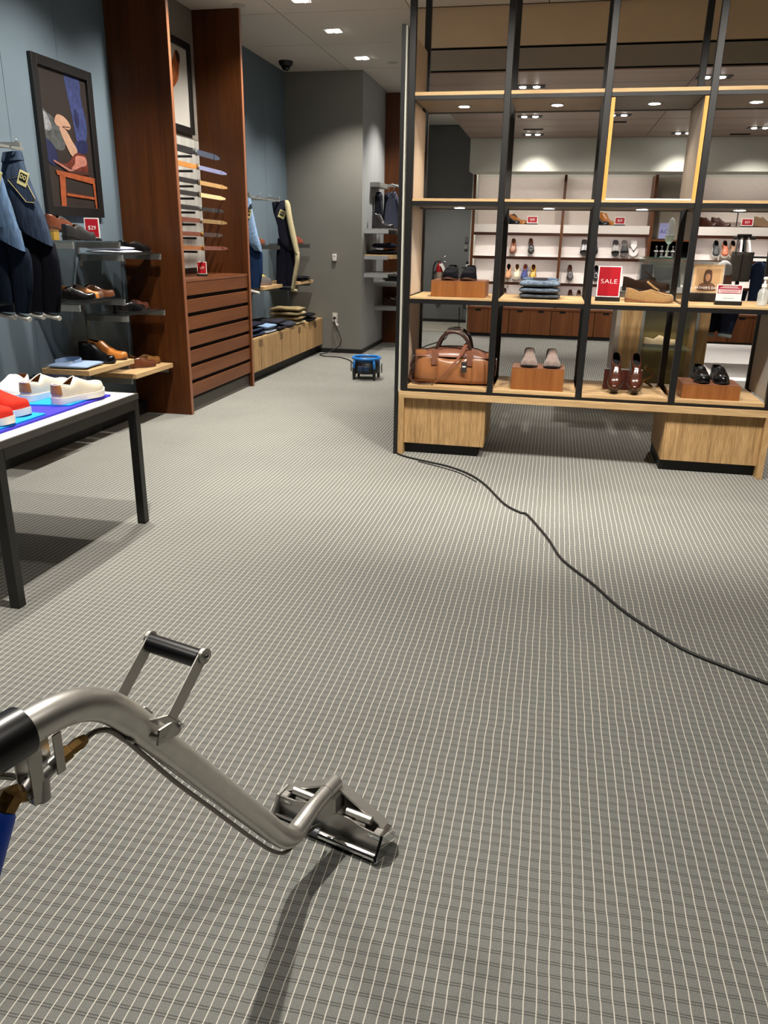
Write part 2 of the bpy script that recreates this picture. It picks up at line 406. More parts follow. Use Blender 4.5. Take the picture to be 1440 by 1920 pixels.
# long double spots in the brown plank ceiling
def plank_spot(x, y, power, label, aim):
    t = thing('recessed_spotlight', label, 'spotlight', (x, y, 2.858))
    fr = MB()
    fr.box(-0.15, 0.15, -0.07, -0.06, -0.006, 0).box(-0.15, 0.15, 0.06, 0.07, -0.006, 0).box(-0.15, -0.14, -0.06, 0.06, -0.006, 0).box(0.14, 0.15, -0.06, 0.06, -0.006, 0)
    fr.build('frame', BLK, t)
    MB().box(-0.14, 0.14, -0.06, 0.06, -0.002, -0.0005).build('recess', VOID, t)
    for a in (-1, 1):
        MB().lathe([(0.026, -0.012), (0.032, -0.008), (0.032, -0.002)], 16, (a*0.065, 0.0, 0)).build('lamp', LAMP, t, smooth=True, angle=40)
    spot(t, (x+0.065, y, 2.82), aim, power, 85, 0.8, 0.05)
PS = [(-0.39, 8.49, 45, 'double spotlight in the plank ceiling just above the top shelf, left of middle', (-0.6, 9.6, 0)),
      (-0.45, 10.37, 40, 'double spotlight in the plank ceiling, second from the bulkhead on the left', (-0.4, 12.2, 1.0)),
      (-0.46, 12.0, 12, 'double spotlight in the plank ceiling close to the soffit on the left', (-0.4, 12.6, 1.5)),
      (0.56, 10.35, 40, 'double spotlight seen through the oak insert of the bookcase', (0.6, 12.2, 1.0)),
      (1.51, 12.0, 12, 'double spotlight close to the soffit behind the oak insert', (1.5, 12.6, 1.5)),
      (1.23, 8.2, 60, 'double spotlight just behind the bulkhead on the right', (1.25, 7.7, 0.8)),
      (2.36, 11.55, 35, 'double spotlight near the soffit at the right edge of the picture', (2.6, 12.6, 1.2)),
      (2.4, 9.2, 70, 'double spotlight in the right of the back room ceiling', (2.2, 9.6, 0))]
for a in PS: plank_spot(*a)
for x, y, lb in ((-2.92, 7.47, 'flat round cover plate in the ceiling above the belt cabinet'), (-2.03, 9.91, 'flat round cover plate in the ceiling by the light grey wall')):
    t = thing('ceiling_cover_plate', lb, 'cover plate', (x, y, CZ))
    MB().lathe([(0.05, -0.008), (0.062, -0.004), (0.062, 0)], 24).build('plate', mat('cover_plate_grey', (176, 170, 162), 0.7), t, smooth=True, angle=40)
    MB().lathe([(0.066, -0.003), (0.066, -0.0005)], 24).build('trim_ring', CEIL, t)
for x, y, lb in ((-0.44, 11.49, 'dark flat slot in the plank ceiling, left'), (0.57, 10.9, 'dark flat slot in the plank ceiling behind the oak insert'), (2.25, 12.15, 'dark flat slot in the plank ceiling at the right edge')):
    t = thing('ceiling_vent', lb, 'vent', (x, y, 2.858))
    MB().box(-0.13, 0.13, -0.05, 0.05, -0.004, 0).build('frame', BLK, t)
    for k in range(3): MB().box(-0.12, 0.12, -0.035+0.026*k, -0.02+0.026*k, -0.008, -0.004).build('slat', VOID, t)
# dome camera
t = thing('dome_camera', 'black dome security camera on the ceiling above the grey corner', 'camera', (-3.24, 9.70, CZ))
MB().lathe([(0.062, -0.05), (0.075, -0.035), (0.085, 0)], 24).build('housing', BLK, t, smooth=True, angle=40)
MB().lathe([(0.012, -0.098), (0.032, -0.090), (0.046, -0.072), (0.05, -0.05)], 24).build('dome', mat('smoked_dome', (12, 12, 14), 0.08), t, smooth=True)
MB().cyl((0.02, -0.045, -0.07), (0.02, -0.058, -0.075), 0.012).build('lens', mat('camera_lens', (40, 40, 46), 0.05), t, smooth=True, angle=40)

# ================================================================ black metal bookcase with oak shelves
BX = [-0.965, -0.373, 0.219, 0.811, 1.403]; BY0, BY1 = 5.32, 5.92; PW = 0.02
bcx = thing('bookcase', 'tall black metal grid bookcase with oak shelves on an oak base', 'bookcase', (0.22, 5.62, 0))
OF = (0.22, 5.62, 0)
for i, x in enumerate(BX):
    MB().box(x-PW, x+PW, BY0, BY0+0.04, 0.452, CZ).build('post', BLK, bcx, bevel=0.002, seg=1, off=OF)
    MB().box(x-PW, x+PW, BY1-0.04, BY1, 0.452, CZ).build('post', BLK, bcx, bevel=0.002, seg=1, off=OF)
SH = [('shelf', 0.470, 0.495, 0.452), ('shelf', 1.074, 1.090, 1.046), ('shelf', 1.684, 1.701, 1.657), ('shelf', 2.291, 2.312, 2.270)]
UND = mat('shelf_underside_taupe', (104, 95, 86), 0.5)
PUCK = emission('shelf_puck_lens', (1.0, 0.95, 0.88), 12.0)
for k, (n, z0, z1, zb) in enumerate(SH):
    for x0, x1 in zip(BX, BX[1:]):
        s = MB().box(x0+PW+0.001, x1-PW-0.001, BY0+0.005, BY1-0.005, z0, z1).build('shelf', OAK, bcx, bevel=0.0015, seg=1, off=OF)
        MB().box(x0+PW+0.001, x1-PW-0.001, BY0+0.002, BY0+0.038, zb, z0-0.0005).build('beam', BLK, bcx, off=OF)
        MB().box(x0+PW+0.001, x1-PW-0.001, BY1-0.038, BY1-0.002, zb, z0-0.0005).build('beam', BLK, bcx, off=OF)
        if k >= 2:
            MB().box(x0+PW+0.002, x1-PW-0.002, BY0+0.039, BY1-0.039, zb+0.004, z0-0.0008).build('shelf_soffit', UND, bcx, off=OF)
            xc = (x0+x1)/2; p = MB().lathe([(0.034, zb-0.002), (0.038, zb+0.0035)], 20, (xc, 5.62, 0)).build('puck_light', PUCK, bcx, off=OF)
            MB().lathe([(0.0385, zb-0.001), (0.046, zb-0.001), (0.046, zb+0.0035), (0.0385, zb+0.0035)], 20, (xc, 5.62, 0)).build('puck_ring', STEEL, p, off=OF)
            spot(bcx, (xc, 5.62, zb-0.012), (xc, 5.60, 0), 2.6 if k == 2 else 3.5, 120, 0.8, 0.035, WARM)
# end panels: black face outside, cream board inside
e = MB().box(-1.030, -1.004, 5.30, 5.93, 0.0, 2.677).build('end_panel', BLK, bcx, off=OF)
MB().box(-1.0035, -0.993, 5.302, 5.93, 0.452, 2.67).build('end_panel_core', mat('white_panel_edge', (186, 184, 172), 0.6), e, off=OF)
for z0, z1 in ((0.496, 1.045), (1.091, 1.656), (1.702, 2.269), (2.313, 2.64)):
    MB().box(-0.9855, -0.962, 5.361, 5.88, z0, z1).build('inner_side_panel', CREAMP, bcx, off=OF)
for z0, z1 in ((0.496, 1.045), (1.091, 1.656), (1.702, 2.269)):
    MB().box(1.40, 1.4225, 5.361, 5.88, z0, z1).build('inner_side_panel', mat('grey_side_panel', (176, 170, 162), 0.7), bcx, off=OF)
# oak base: bridge top, legs, two boxes with kicks
MB().box(-1.0, 1.438, 5.30, 5.94, 0.408, 0.4515).build('base_top', OAK, bcx, bevel=0.001, seg=1, off=OF)
for x0, x1 in ((-1.0, -0.962), (1.40, 1.438)):
    MB().box(x0, x1, 5.30, 5.94, 0.0, 0.4075).build('base_leg', OAKV, bcx, bevel=0.001, seg=1, off=OF)
for x0, x1 in ((-0.9615, -0.395), (0.795, 1.3995)):
    b = MB().box(x0, x1, 5.345, 5.92, 0.078, 0.4075).build('base_box', OAKV, bcx, off=OF)
    MB().box(x0+0.002, x1-0.05 if x0 < 0 else x1-0.002, 5.39, 5.88, 0.0, 0.0775).build('kick', KICK, b, off=OF)
# oak insert standing in the third bay under the top shelf
t = thing('oak_shelf_insert', 'open oak-edged box insert in the third bay below the top shelf', 'shelf insert', (0.515, 5.6, 1.701))
OI = (0.515, 5.6, 1.701)
x0, x1 = BX[2]+PW+0.002, BX[3]-PW-0.002
for a, b in ((x0, x0+0.022), (x1-0.022, x1)):
    p = MB().box(a, b, 5.335, 5.86, 1.7015, 2.265).build('side_board', mat('insert_taupe', (150, 138, 126), 0.7), t, off=OI)
    MB().box(a, b, 5.328, 5.3348, 1.7015, 2.265).build('oak_edge', wood('oak_edge', (196, 134, 66), (222, 160, 88), 2, 20, 0.4), p, off=OI)
MB().box(x0+0.023, x1-0.023, 5.335, 5.355, 1.7015, 1.709).build('front_rail', WHITE, t, off=OI)
MB().box(x0+0.0225, x1-0.0225, 5.36, 5.86, 1.7015, 1.706).build('base_board', mat('insert_taupe', (150, 138, 126), 0.7), t, off=OI)

# ================================================================ belt cabinet with tall cherry side panels
bcab = thing('belt_display_cabinet', 'tall cherry built-in display with seven drawers and belts on a grey back', 'cabinet', (-3.2, 6.84, 0)); OB = (-3.2, 6.84, 0)
for y0, y1 in ((6.10, 6.138), (7.545, 7.583)):
    p = MB().box(-3.449, -2.952, y0, y1, 0, CZ-0.002).build('side_panel', CHERRY, bcab, off=OB)
    MB().box(-2.9518, -2.947, y0, y1, 0, CZ-0.002).build('edge_band_lit', CEDGE, p, off=OB)
MB().box(-3.449, -3.40, 6.139, 7.544, 2.30, CZ-0.002).build('upper_back', mat('warm_grey_back', (128, 122, 114), 0.8), bcab, off=OB)
MB().box(-3.449, -3.40, 6.139, 7.544, 1.12, 2.295).build('lower_back', mat('grey_textured_back', (168, 166, 160), 0.85, var=0.18, scale=9, stretch=(1, 1, 0.12), bump=0.15), bcab, off=OB)
MB().box(-3.449, -2.985, 6.139, 7.544, 0.115, 1.088).build('carcass', mat('cabinet_inside', (18, 10, 6), 0.8), bcab, off=OB)
MB().box(-3.399, -2.962, 6.139, 7.544, 1.0885, 1.112).build('counter', wood('cherry_counter', (104, 60, 38), (140, 88, 58), 1, 8, 0.12), bcab, off=OB)
for k in range(7):
    zt = 1.088 - 0.1395*k
    MB().box(-2.9845, -2.964, 6.141, 7.542, zt-0.107, zt).build('drawer_front', CHERRYH, bcab, bevel=0.0015, seg=1, off=OB)
MB().box(-3.2, -2.99, 6.139, 7.544, 0, 0.114).build('kick', mat('grey_kick', (84, 80, 74), 0.6), bcab, off=OB)
MB().box(-3.399, -3.39, 6.9, 7.54, 1.1125, 1.165).build('rear_ledge', BLK, bcab, off=OB)

# framed boot picture above the belts
def frame_pic(name, label, x, y0, y1, z0, z1, fw, m_bg, depth=0.03):
    t = thing(name, label, 'picture', (x, (y0+y1)/2, z0)); o = (x, (y0+y1)/2, z0)
    MB().box(x, x+depth, y0, y0+fw, z0, z1).build('frame_rail', BLK, t, bevel=0.002, seg=1, off=o)
    MB().box(x, x+depth, y1-fw, y1, z0, z1).build('frame_rail', BLK, t, bevel=0.002, seg=1, off=o)
    MB().box(x, x+depth, y0+fw, y1-fw, z0, z0+fw).build('frame_rail', BLK, t, bevel=0.002, seg=1, off=o)
    MB().box(x, x+depth, y0+fw, y1-fw, z1-fw, z1).build('frame_rail', BLK, t, bevel=0.002, seg=1, off=o)
    pr = MB().box(x+0.001, x+0.010, y0+fw, y1-fw, z0+fw, z1-fw).build('print', m_bg, t, off=o)
    return t, o, pr
class Print:
    """flat printed shapes on a picture facing +X: (u, v) run 0..1 across (near to far) and up"""
    def __init__(s, t, x, y0, y1, z0, z1): s.t, s.x, s.y0, s.y1, s.z0, s.z1, s.n = t, x, y0, y1, z0, z1, 0
    def poly(s, name, pts, m, o):
        s.n += 1; x = s.x + 0.0004*s.n
        MB().add([(x, s.y0+(s.y1-s.y0)*u, s.z0+(s.z1-s.z0)*v) for u, v in pts], [tuple(range(len(pts)))]).build(name, m, s.t, off=o)
def sm(pts, n=5): return [(p.x, p.y) for p in catmull([(u, v, 0) for u, v in pts], n, True)]

t, o, pr_ = frame_pic('framed_picture', 'black framed picture of boots being laced on a stool, on blue wall', -3.449, 5.095, 5.800, 1.570, 2.555, 0.062, mat('print_brown_black', (42, 36, 34), 0.35, var=0.15, scale=4))
P_ = Print(pr_, -3.4385, 5.157, 5.738, 1.632, 2.493)
DEN = mat('print_denim_blue', (46, 54, 92), 0.4, var=0.35, scale=40); DEND = mat('print_denim_dark', (28, 32, 62), 0.4, var=0.3, scale=40)
SKIN = mat('print_skin', (150, 118, 98), 0.4, var=0.12, scale=40); JCK = mat('print_jacket', (64, 66, 66), 0.4, var=0.4, scale=30)
BOOT = mat('print_boot', (84, 38, 30), 0.35, var=0.35, scale=30); BOOTL = mat('print_boot_light', (146, 96, 84), 0.35, var=0.3, scale=40)
STOOL = mat('print_stool', (132, 66, 38), 0.4, var=0.25, scale=20); SOLEP = mat('print_sole', (60, 34, 30), 0.4)
P_.poly('printed_leg', sm([(0.56, 1.0), (0.85, 1.0), (0.86, 0.86), (0.92, 0.72), (0.93, 0.60), (0.86, 0.52), (0.70, 0.51), (0.66, 0.60), (0.62, 0.74), (0.57, 0.88)]), DEN, o)
P_.poly('printed_leg_fold', sm([(0.70, 0.76), (0.78, 0.70), (0.74, 0.60), (0.68, 0.66)]), DEND, o)
P_.poly('printed_cuff', sm([(0.66, 0.51), (0.88, 0.53), (0.90, 0.45), (0.72, 0.42), (0.64, 0.46)]), DEND, o)
P_.poly('printed_jacket', sm([(0.0, 0.70), (0.12, 0.68), (0.28, 0.64), (0.40, 0.56), (0.42, 0.46), (0.30, 0.42), (0.0, 0.48)]), JCK, o)
P_.poly('printed_jacket_light', sm([(0.0, 0.69), (0.12, 0.66), (0.18, 0.58), (0.10, 0.55), (0.0, 0.58)]), mat('print_jacket_light', (118, 120, 122), 0.4, var=0.3, scale=30), o)
P_.poly('printed_knee', sm([(0.0, 0.49), (0.16, 0.46), (0.24, 0.38), (0.18, 0.30), (0.05, 0.32), (0.0, 0.38)]), DEND, o)
P_.poly('printed_hand', sm([(0.25, 0.635), (0.32, 0.685), (0.46, 0.675), (0.57, 0.625), (0.53, 0.588), (0.40, 0.600), (0.30, 0.600)]), SKIN, o)
P_.poly('printed_forearm', sm([(0.33, 0.590), (0.46, 0.585), (0.58, 0.505), (0.66, 0.452), (0.62, 0.405), (0.52, 0.405), (0.43, 0.475)]), SKIN, o)
P_.poly('printed_finger_line', [(0.40, 0.606), (0.55, 0.612), (0.55, 0.606), (0.40, 0.598)], SOLEP, o)
P_.poly('printed_fingers', sm([(0.50, 0.45), (0.62, 0.47), (0.66, 0.43), (0.58, 0.39), (0.50, 0.41)]), SKIN, o)
P_.poly('printed_boot', sm([(0.14, 0.335), (0.40, 0.33), (0.62, 0.42), (0.78, 0.42), (0.84, 0.40), (0.84, 0.28), (0.60, 0.265), (0.50, 0.285), (0.30, 0.30)]), BOOT, o)
P_.poly('printed_boot_light', sm([(0.62, 0.40), (0.82, 0.40), (0.83, 0.34), (0.70, 0.32), (0.56, 0.29), (0.50, 0.30), (0.58, 0.34)]), BOOTL, o)
P_.poly('printed_sole', sm([(0.13, 0.33), (0.30, 0.295), (0.48, 0.262), (0.84, 0.262), (0.84, 0.285), (0.56, 0.29), (0.34, 0.315)]), SOLEP, o)
P_.poly('printed_sole_rim', [(0.14, 0.345), (0.46, 0.288), (0.54, 0.29), (0.53, 0.28), (0.44, 0.275), (0.14, 0.332)], BOOTL, o)
P_.poly('printed_stool_seat', [(0.16, 0.27), (0.99, 0.245), (0.98, 0.195), (0.18, 0.235)], STOOL, o)
P_.poly('printed_stool_leg', [(0.22, 0.232), (0.34, 0.226), (0.30, 0.0), (0.20, 0.0)], STOOL, o)
P_.poly('printed_stool_rail', [(0.33, 0.105), (0.985, 0.09), (0.985, 0.07), (0.33, 0.083)], STOOL, o)
P_.poly('printed_stool_back_leg', [(0.93, 0.20), (0.985, 0.20), (0.985, 0.0), (0.95, 0.0)], STOOL, o)

t, o, pr_ = frame_pic('framed_boot_print', 'black framed print of a tan boot on white, above the belts', -3.399, 6.66, 7.415, 2.33, 3.07, 0.055, mat('print_pale_grey', (190, 186, 178), 0.4, var=0.05, scale=3))
P_ = Print(pr_, -3.3885, 6.715, 7.36, 2.385, 3.015)
TANB = mat('print_tan_boot', (166, 88, 44), 0.35, var=0.25, scale=12)
P_.poly('printed_boot', sm([(0.05, 0.50), (0.20, 0.58), (0.40, 0.70), (0.56, 0.80), (0.66, 0.93), (0.78, 0.90), (0.74, 0.70), (0.68, 0.56), (0.50, 0.42), (0.44, 0.34), (0.48, 0.26), (0.34, 0.20), (0.10, 0.30)]), TANB, o)
P_.poly('printed_boot_sheen', sm([(0.40, 0.62), (0.58, 0.74), (0.62, 0.62), (0.48, 0.50)]), mat('print_tan_light', (200, 124, 70), 0.35), o)
P_.poly('printed_boot_pull', sm([(0.66, 0.93), (0.78, 0.90), (0.77, 0.80), (0.70, 0.80)]), SOLEP, o)

# ================================================================ shoes
def interp(tab, t):
    if t <= tab[0][0]: return tab[0][1]
    for (a, va), (b, vb) in zip(tab, tab[1:]):
        if t <= b:
            u = (t-a)/(b-a); return va + (vb-va)*u
    return tab[-1][1]
HALF = [(0,0.0),(0.006,0.012),(0.02,0.0205),(0.045,0.0265),(0.09,0.031),(0.15,0.0335),(0.25,0.0335),(0.38,0.0325),(0.5,0.036),(0.6,0.0425),(0.7,0.0475),(0.78,0.0468),(0.86,0.0415),(0.92,0.0335),(0.96,0.0245),(0.985,0.015),(0.995,0.008),(1.0,0.0)]
TS = [0,0.006,0.02,0.045,0.09,0.15,0.21,0.27,0.33,0.38,0.43,0.47,0.51,0.55,0.6,0.65,0.7,0.75,0.8,0.85,0.89,0.92,0.95,0.97,0.985,0.995,1.0]
class Last:
    def __init__(s, L=0.30, W=1.0, st=0.009, hl=0.022, tt=0.5, toe=0.046, vamp=0.088, side=0.062, heel=0.072, point=0.0, bend=0.006, openw=0.74, flat_sole=False, drop=0.70):
        s.__dict__.update(locals())
    def w(s, t):
        v = interp(HALF, t)*s.W*1.14
        if s.point and t > 0.7: v *= 1 - s.point*((t-0.7)/0.3)**1.0*0.6
        return v
    def zb(s, t):
        u = max(0.0, 1-t/0.5); u = u*u*(3-2*u)
        sp = 0.012*max(0, (t-0.78)/0.22)**2
        return s.st + s.hl*u + sp
    def h(s, t):   # height of the top edge / ridge above the sole
        if t < s.tt:
            return interp([(0, s.heel), (0.10, s.heel*0.99), (0.27, s.side), (s.tt*0.8, (s.side*0.45+s.vamp*0.55)), (s.tt, s.vamp)], t)
        return interp([(s.tt, s.vamp), (s.tt+(1-s.tt)*0.3, s.vamp*s.drop+s.toe*0.24), (s.tt+(1-s.tt)*0.55, s.toe*1.10), (0.85, s.toe), (0.92, s.toe*0.93), (0.96, s.toe*0.80), (0.985, s.toe*0.60), (0.995, s.toe*0.42), (1.0, s.toe*0.16)], t)
    def ow(s, t):
        if t >= s.tt: return 0.0
        w = s.w(t); a = max(0.0, w-0.005)
        u = (s.tt-t)/s.tt
        return min(a, w*s.openw*min(1.0, (u*2.2)**0.6))
    def p(s, t, q, side, off=0.0):
        """point on the upper: q 0 at the sole .. 1 at the collar or ridge"""
        w, ow, h = s.w(t), s.ow(t), s.h(t)
        c = math.cos(q*PI/2)**0.62 if q < 1 else 0.0
        y = ow + (w-ow)*c; z = h*math.sin(q*PI/2)**0.95
        n = off
        y2 = y + n*max(0.15, 1-q) if w > 0 else 0; z2 = z + n*q
        x = t*s.L + (n if t > 0.9 else 0) - (n if t < 0.04 else 0)
        return (x, s.bend*math.sin(PI*t)*1.2 + side*y2, s.zb(t)+z2)
NQ = 7
def upper_mesh(l):
    mb = MB()
    for sd in (-1, 1):
        mb.rings([[l.p(t, k/NQ, sd) for k in range(NQ+1)] for t in TS], closed=False, cap=False)
    return mb
def lining_mesh(l):
    mb = MB(); T = [t for t in TS if t <= l.tt+0.06]
    for sd in (-1, 1):
        rings = []
        for t in T:
            r = []
            for k in range(NQ+1):
                x, y, z = l.p(t, k/NQ, sd); yc = l.bend*math.sin(PI*t)*1.2
                yy = max(0.0, abs(y-yc)-0.0035)
                xx = x + (0.004 if t < 0.03 else 0)
                r.append((xx, yc+sd*yy, z-0.0006))
            rings.append(r)
        mb.rings(rings, closed=False, cap=False)
    mb.rings([[(t*l.L, l.bend*math.sin(PI*t)*1.2 - max(0, l.w(t)-0.002), l.zb(t)+0.006), (t*l.L, l.bend*math.sin(PI*t)*1.2 + max(0, l.w(t)-0.002), l.zb(t)+0.006)] for t in T], closed=False, cap=False)
    return mb
def sole_mesh(l, welt=0.003):
    rings = []
    for t in TS:
        w = l.w(t) + (welt if 0.003 < t < 0.999 else 0.0); yc = l.bend*math.sin(PI*t)*1.2; z1 = l.zb(t)+0.0015; z0 = z1-0.0015-l.st
        if l.flat_sole: z0 = 0.012*max(0, (t-0.78)/0.22)**2*0.6
        x = t*l.L + (welt*(t-0.5)*2)
        rings.append([(x, yc-w*0.97, z0), (x, yc+w*0.97, z0), (x, yc+w, (z0+z1)/2), (x, yc+w, z1), (x, yc-w, z1), (x, yc-w, (z0+z1)/2)])
    return MB().rings(rings)
def heel_mesh(l, end=0.27):
    rings = []
    for t in [x for x in TS if x <= end]:
        w = l.w(t)+0.001; yc = l.bend*math.sin(PI*t)*1.2; z1 = l.zb(t)-l.st+0.001
        x = t*l.L-0.001
        rings.append([(x, yc-w*0.95, 0), (x, yc+w*0.95, 0), (x, yc+w, z1), (x, yc-w, z1)])
    return MB().rings(rings)
def patch_mesh(l, t0, t1, q0, q1, off=0.0016, n=6, sides=(-1, 1)):
    mb = MB()
    for sd in sides:
        mb.rings([[l.p(t0+(t1-t0)*i/n, q0+(q1-q0)*k/NQ, sd, off) for k in range(NQ+1)] for i in range(n+1)], closed=False, cap=False)
    return mb
def lace_tube(l, t0, t1, q, r=0.0016, off=0.003):
    a = [l.p(t0, q+(1-q)*k/4, -1, off) for k in range(5)]; b = [l.p(t1, 1-(1-q)*k/4, 1, off) for k in range(5)]
    a[-1] = tuple((Vector(a[-1])+Vector(b[0]))/2 + Vector((0, 0, 0.001)))
    return MB().tube(a+b[1:], r, 6)
LASTS = {
 'oxford': Last(point=0.45, tt=0.43, vamp=0.090, side=0.060, heel=0.070),
 'loafer': Last(point=0.25, tt=0.52, vamp=0.076, side=0.052, heel=0.064, hl=0.018),
 'moccasin': Last(W=1.08, point=0.1, tt=0.54, vamp=0.070, side=0.054, heel=0.062, hl=0.006, st=0.014, flat_sole=True),
 'sneaker': Last(L=0.295, tt=0.50, vamp=0.088, side=0.062, heel=0.078, toe=0.046, hl=0.004, st=0.030, flat_sole=True, W=1.05),
 'slipon': Last(L=0.295, tt=0.45, drop=0.62, vamp=0.082, side=0.047, heel=0.059, toe=0.044, hl=0.002, st=0.026, flat_sole=True, W=1.05),
 'chukka': Last(drop=0.54, tt=0.36, vamp=0.125, side=0.105, heel=0.115, toe=0.048, hl=0.016, st=0.010, openw=0.80),
 'desert': Last(W=1.08, drop=0.62, tt=0.30, vamp=0.104, side=0.080, heel=0.085, toe=0.050, hl=0.012, st=0.010, openw=0.70),
 'boot': Last(drop=0.36, tt=0.32, vamp=0.165, side=0.160, heel=0.165, toe=0.050, hl=0.022, st=0.010, openw=0.84, point=0.15),
 'slide': Last(tt=0.0, vamp=0.07, toe=0.05, hl=0.006, st=0.022, flat_sole=True),
}
SHOE_MESH = {}
def leather(name, col, rough=0.28): return mat('leather_'+name, col, rough, var=0.14, scale=35, bump=0.04, coat=0.25)
def suede(name, col): return mat('suede_'+name, col, 0.95, var=0.14, scale=90, bump=0.2, sheen=0.3)
SOLE_BLK = mat('sole_black', (24, 22, 22), 0.6); SOLE_BRN = mat('sole_brown', (84, 52, 34), 0.6); SOLE_WHT = mat('sole_white_rubber', (228, 226, 218), 0.6)
LIN_TAN = mat('lining_tan', (150, 106, 70), 0.7); LIN_BLK = mat('lining_black', (20, 18, 18), 0.8); LIN_BRN = mat('lining_brown', (96, 56, 36), 0.7); LIN_WHT = mat('lining_white', (206, 198, 184), 0.8)
def part(name, key, fn, m, parent, smooth=True, angle=65):
    if key not in SHOE_MESH: SHOE_MESH[key] = fn().mesh(name, m, smooth, angle=angle)
    o = bpy.data.objects.new(name, SHOE_MESH[key]); COL.objects.link(o); o.parent = parent
    o.material_slots[0].link = 'OBJECT'; o.material_slots[0].material = m
    return o
def shoe(kind, label, loc, rz, upper, sole=SOLE_BLK, lining=LIN_TAN, extra='', accent=None, cat='shoe', name=None, group=None, rx=0.0, ry=0.0, base=None, sc_=1.0, small=False):
    """kind picks the last; extra is a set of words for straps, laces, caps"""
    l = LASTS[kind]; k = base or kind
    nm = name or {'oxford': 'dress_shoe', 'loafer': 'loafer', 'moccasin': 'moccasin', 'sneaker': 'sneaker', 'slipon': 'slip_on_shoe', 'chukka': 'chukka_boot', 'boot': 'boot', 'desert': 'suede_ankle_boot'}[kind]
    t = thing(nm, label, cat, loc, rz, group, rx, ry)
    t.scale = (sc_, sc_, sc_)
    part('upper', kind+'u', lambda: upper_mesh(l), upper, t)
    part('sole', kind+'s', lambda: sole_mesh(l, 0.004 if l.st > 0.02 else 0.003), sole, t, True, 40)
    part('lining', kind+'l', lambda: lining_mesh(l), lining, t)
    if l.hl > 0.01: part('heel', kind+'h', lambda: heel_mesh(l), sole, t, True, 40)
    acc = accent or upper
    ex = extra.split()
    if 'cap' in ex: part('toe_cap', kind+'cap', lambda: patch_mesh(l, 0.84, 1.0, 0.0, 1.0, 0.0012), acc, t)
    if 'counter' in ex: part('heel_counter', kind+'cnt', lambda: patch_mesh(l, 0.0, 0.16, 0.0, 0.93, 0.0014), acc, t)
    if 'tab' in ex: part('heel_tab', kind+'tab', lambda: patch_mesh(l, 0.0, 0.05, 0.15, 1.0, 0.0022), acc, t)
    if 'saddle' in ex: part('saddle_strap', kind+'sad', lambda: patch_mesh(l, l.tt+0.03, l.tt+0.12, 0.0, 1.0, 0.0028), acc, t)
    if 'apron' in ex: part('apron_seam', kind+'apr', lambda: MB().tube([l.p(l.tt+(0.9-l.tt)*i/8, 0.62, -1, 0.002) for i in range(9)] + [l.p(l.tt+(0.9-l.tt)*i/8, 0.62, 1, 0.002) for i in range(8, -1, -1)], 0.0022, 6), acc, t)
    if 'facing' in ex: part('lace_facing', kind+'fac', lambda: patch_mesh(l, l.tt-0.10, l.tt+0.14, 0.62, 1.0, 0.0022), acc, t)
    if 'lace' in ex:
        lm = accent or SOLE_BLK
        for i in range(4):
            tt = l.tt - 0.02 + 0.045*i
            part('lace', kind+'lc%d' % i, (lambda tt=tt: lace_tube(l, tt, tt+0.012, 0.66)), lm, t)
    if 'bow' in ex:
        b = part('lace_bow', kind+'bow', lambda: MB().tube(catmull([Vector(l.p(l.tt+0.05, 0.9, -1, 0.004))+Vector(v) for v in ((0,0,0), (-0.005,-0.018,0.006), (0.012,-0.022,0.004), (0.004,0,0.004), (0.012,0.022,0.004), (-0.005,0.020,0.006), (0,0.002,0.0))], 4), 0.0022, 6), acc, t)
    if 'strap' in ex:
        part('monk_strap', kind+'mon', lambda: patch_mesh(l, l.tt-0.06, l.tt+0.03, 0.25, 1.0, 0.003), acc, t)
        for i, dt in enumerate((-0.04, 0.01)):
            part('buckle', kind+'buk%d' % i, lambda dt=dt: MB().tube(catmull([Vector(l.p(l.tt+dt, 0.62, -1, 0.006))+Vector(v) for v in ((0.008,0,0.006), (0.008,0,-0.006), (-0.008,0,-0.006), (-0.008,0,0.006))], 3, True), 0.0016, 6, loop=True), STEEL, t)
    if 'tongue' in ex:
        def tongue():
            a = Vector(l.p(l.tt+0.06, 1, 1, 0.001)); mb = MB()
            pts = [a + Vector((0.030*(1-s)-0.046*s, 0, 0.052*s**1.2-0.004)) for s in (0, 0.25, 0.5, 0.75, 1.0)]
            mb.band(pts, [(0, 0.052*wv, 0) for wv in (0.8, 1.0, 1.0, 0.85, 0.5)], 0.012); return mb
        part('kiltie_tongue', kind+'ton', tongue, acc, t)
    if 'tassel' in ex:
        for sd in (-1, 1):
            part('tassel', kind+'tas%d' % sd, lambda sd=sd: MB().tube([Vector(l.p(l.tt+0.07, 0.9, sd, 0.006))+Vector(v) for v in ((-0.012, 0, 0.006), (0.0, sd*0.008, 0.004), (0.016, sd*0.014, 0.0))], [0.002, 0.004, 0.0055], 8), acc, t)
    return t
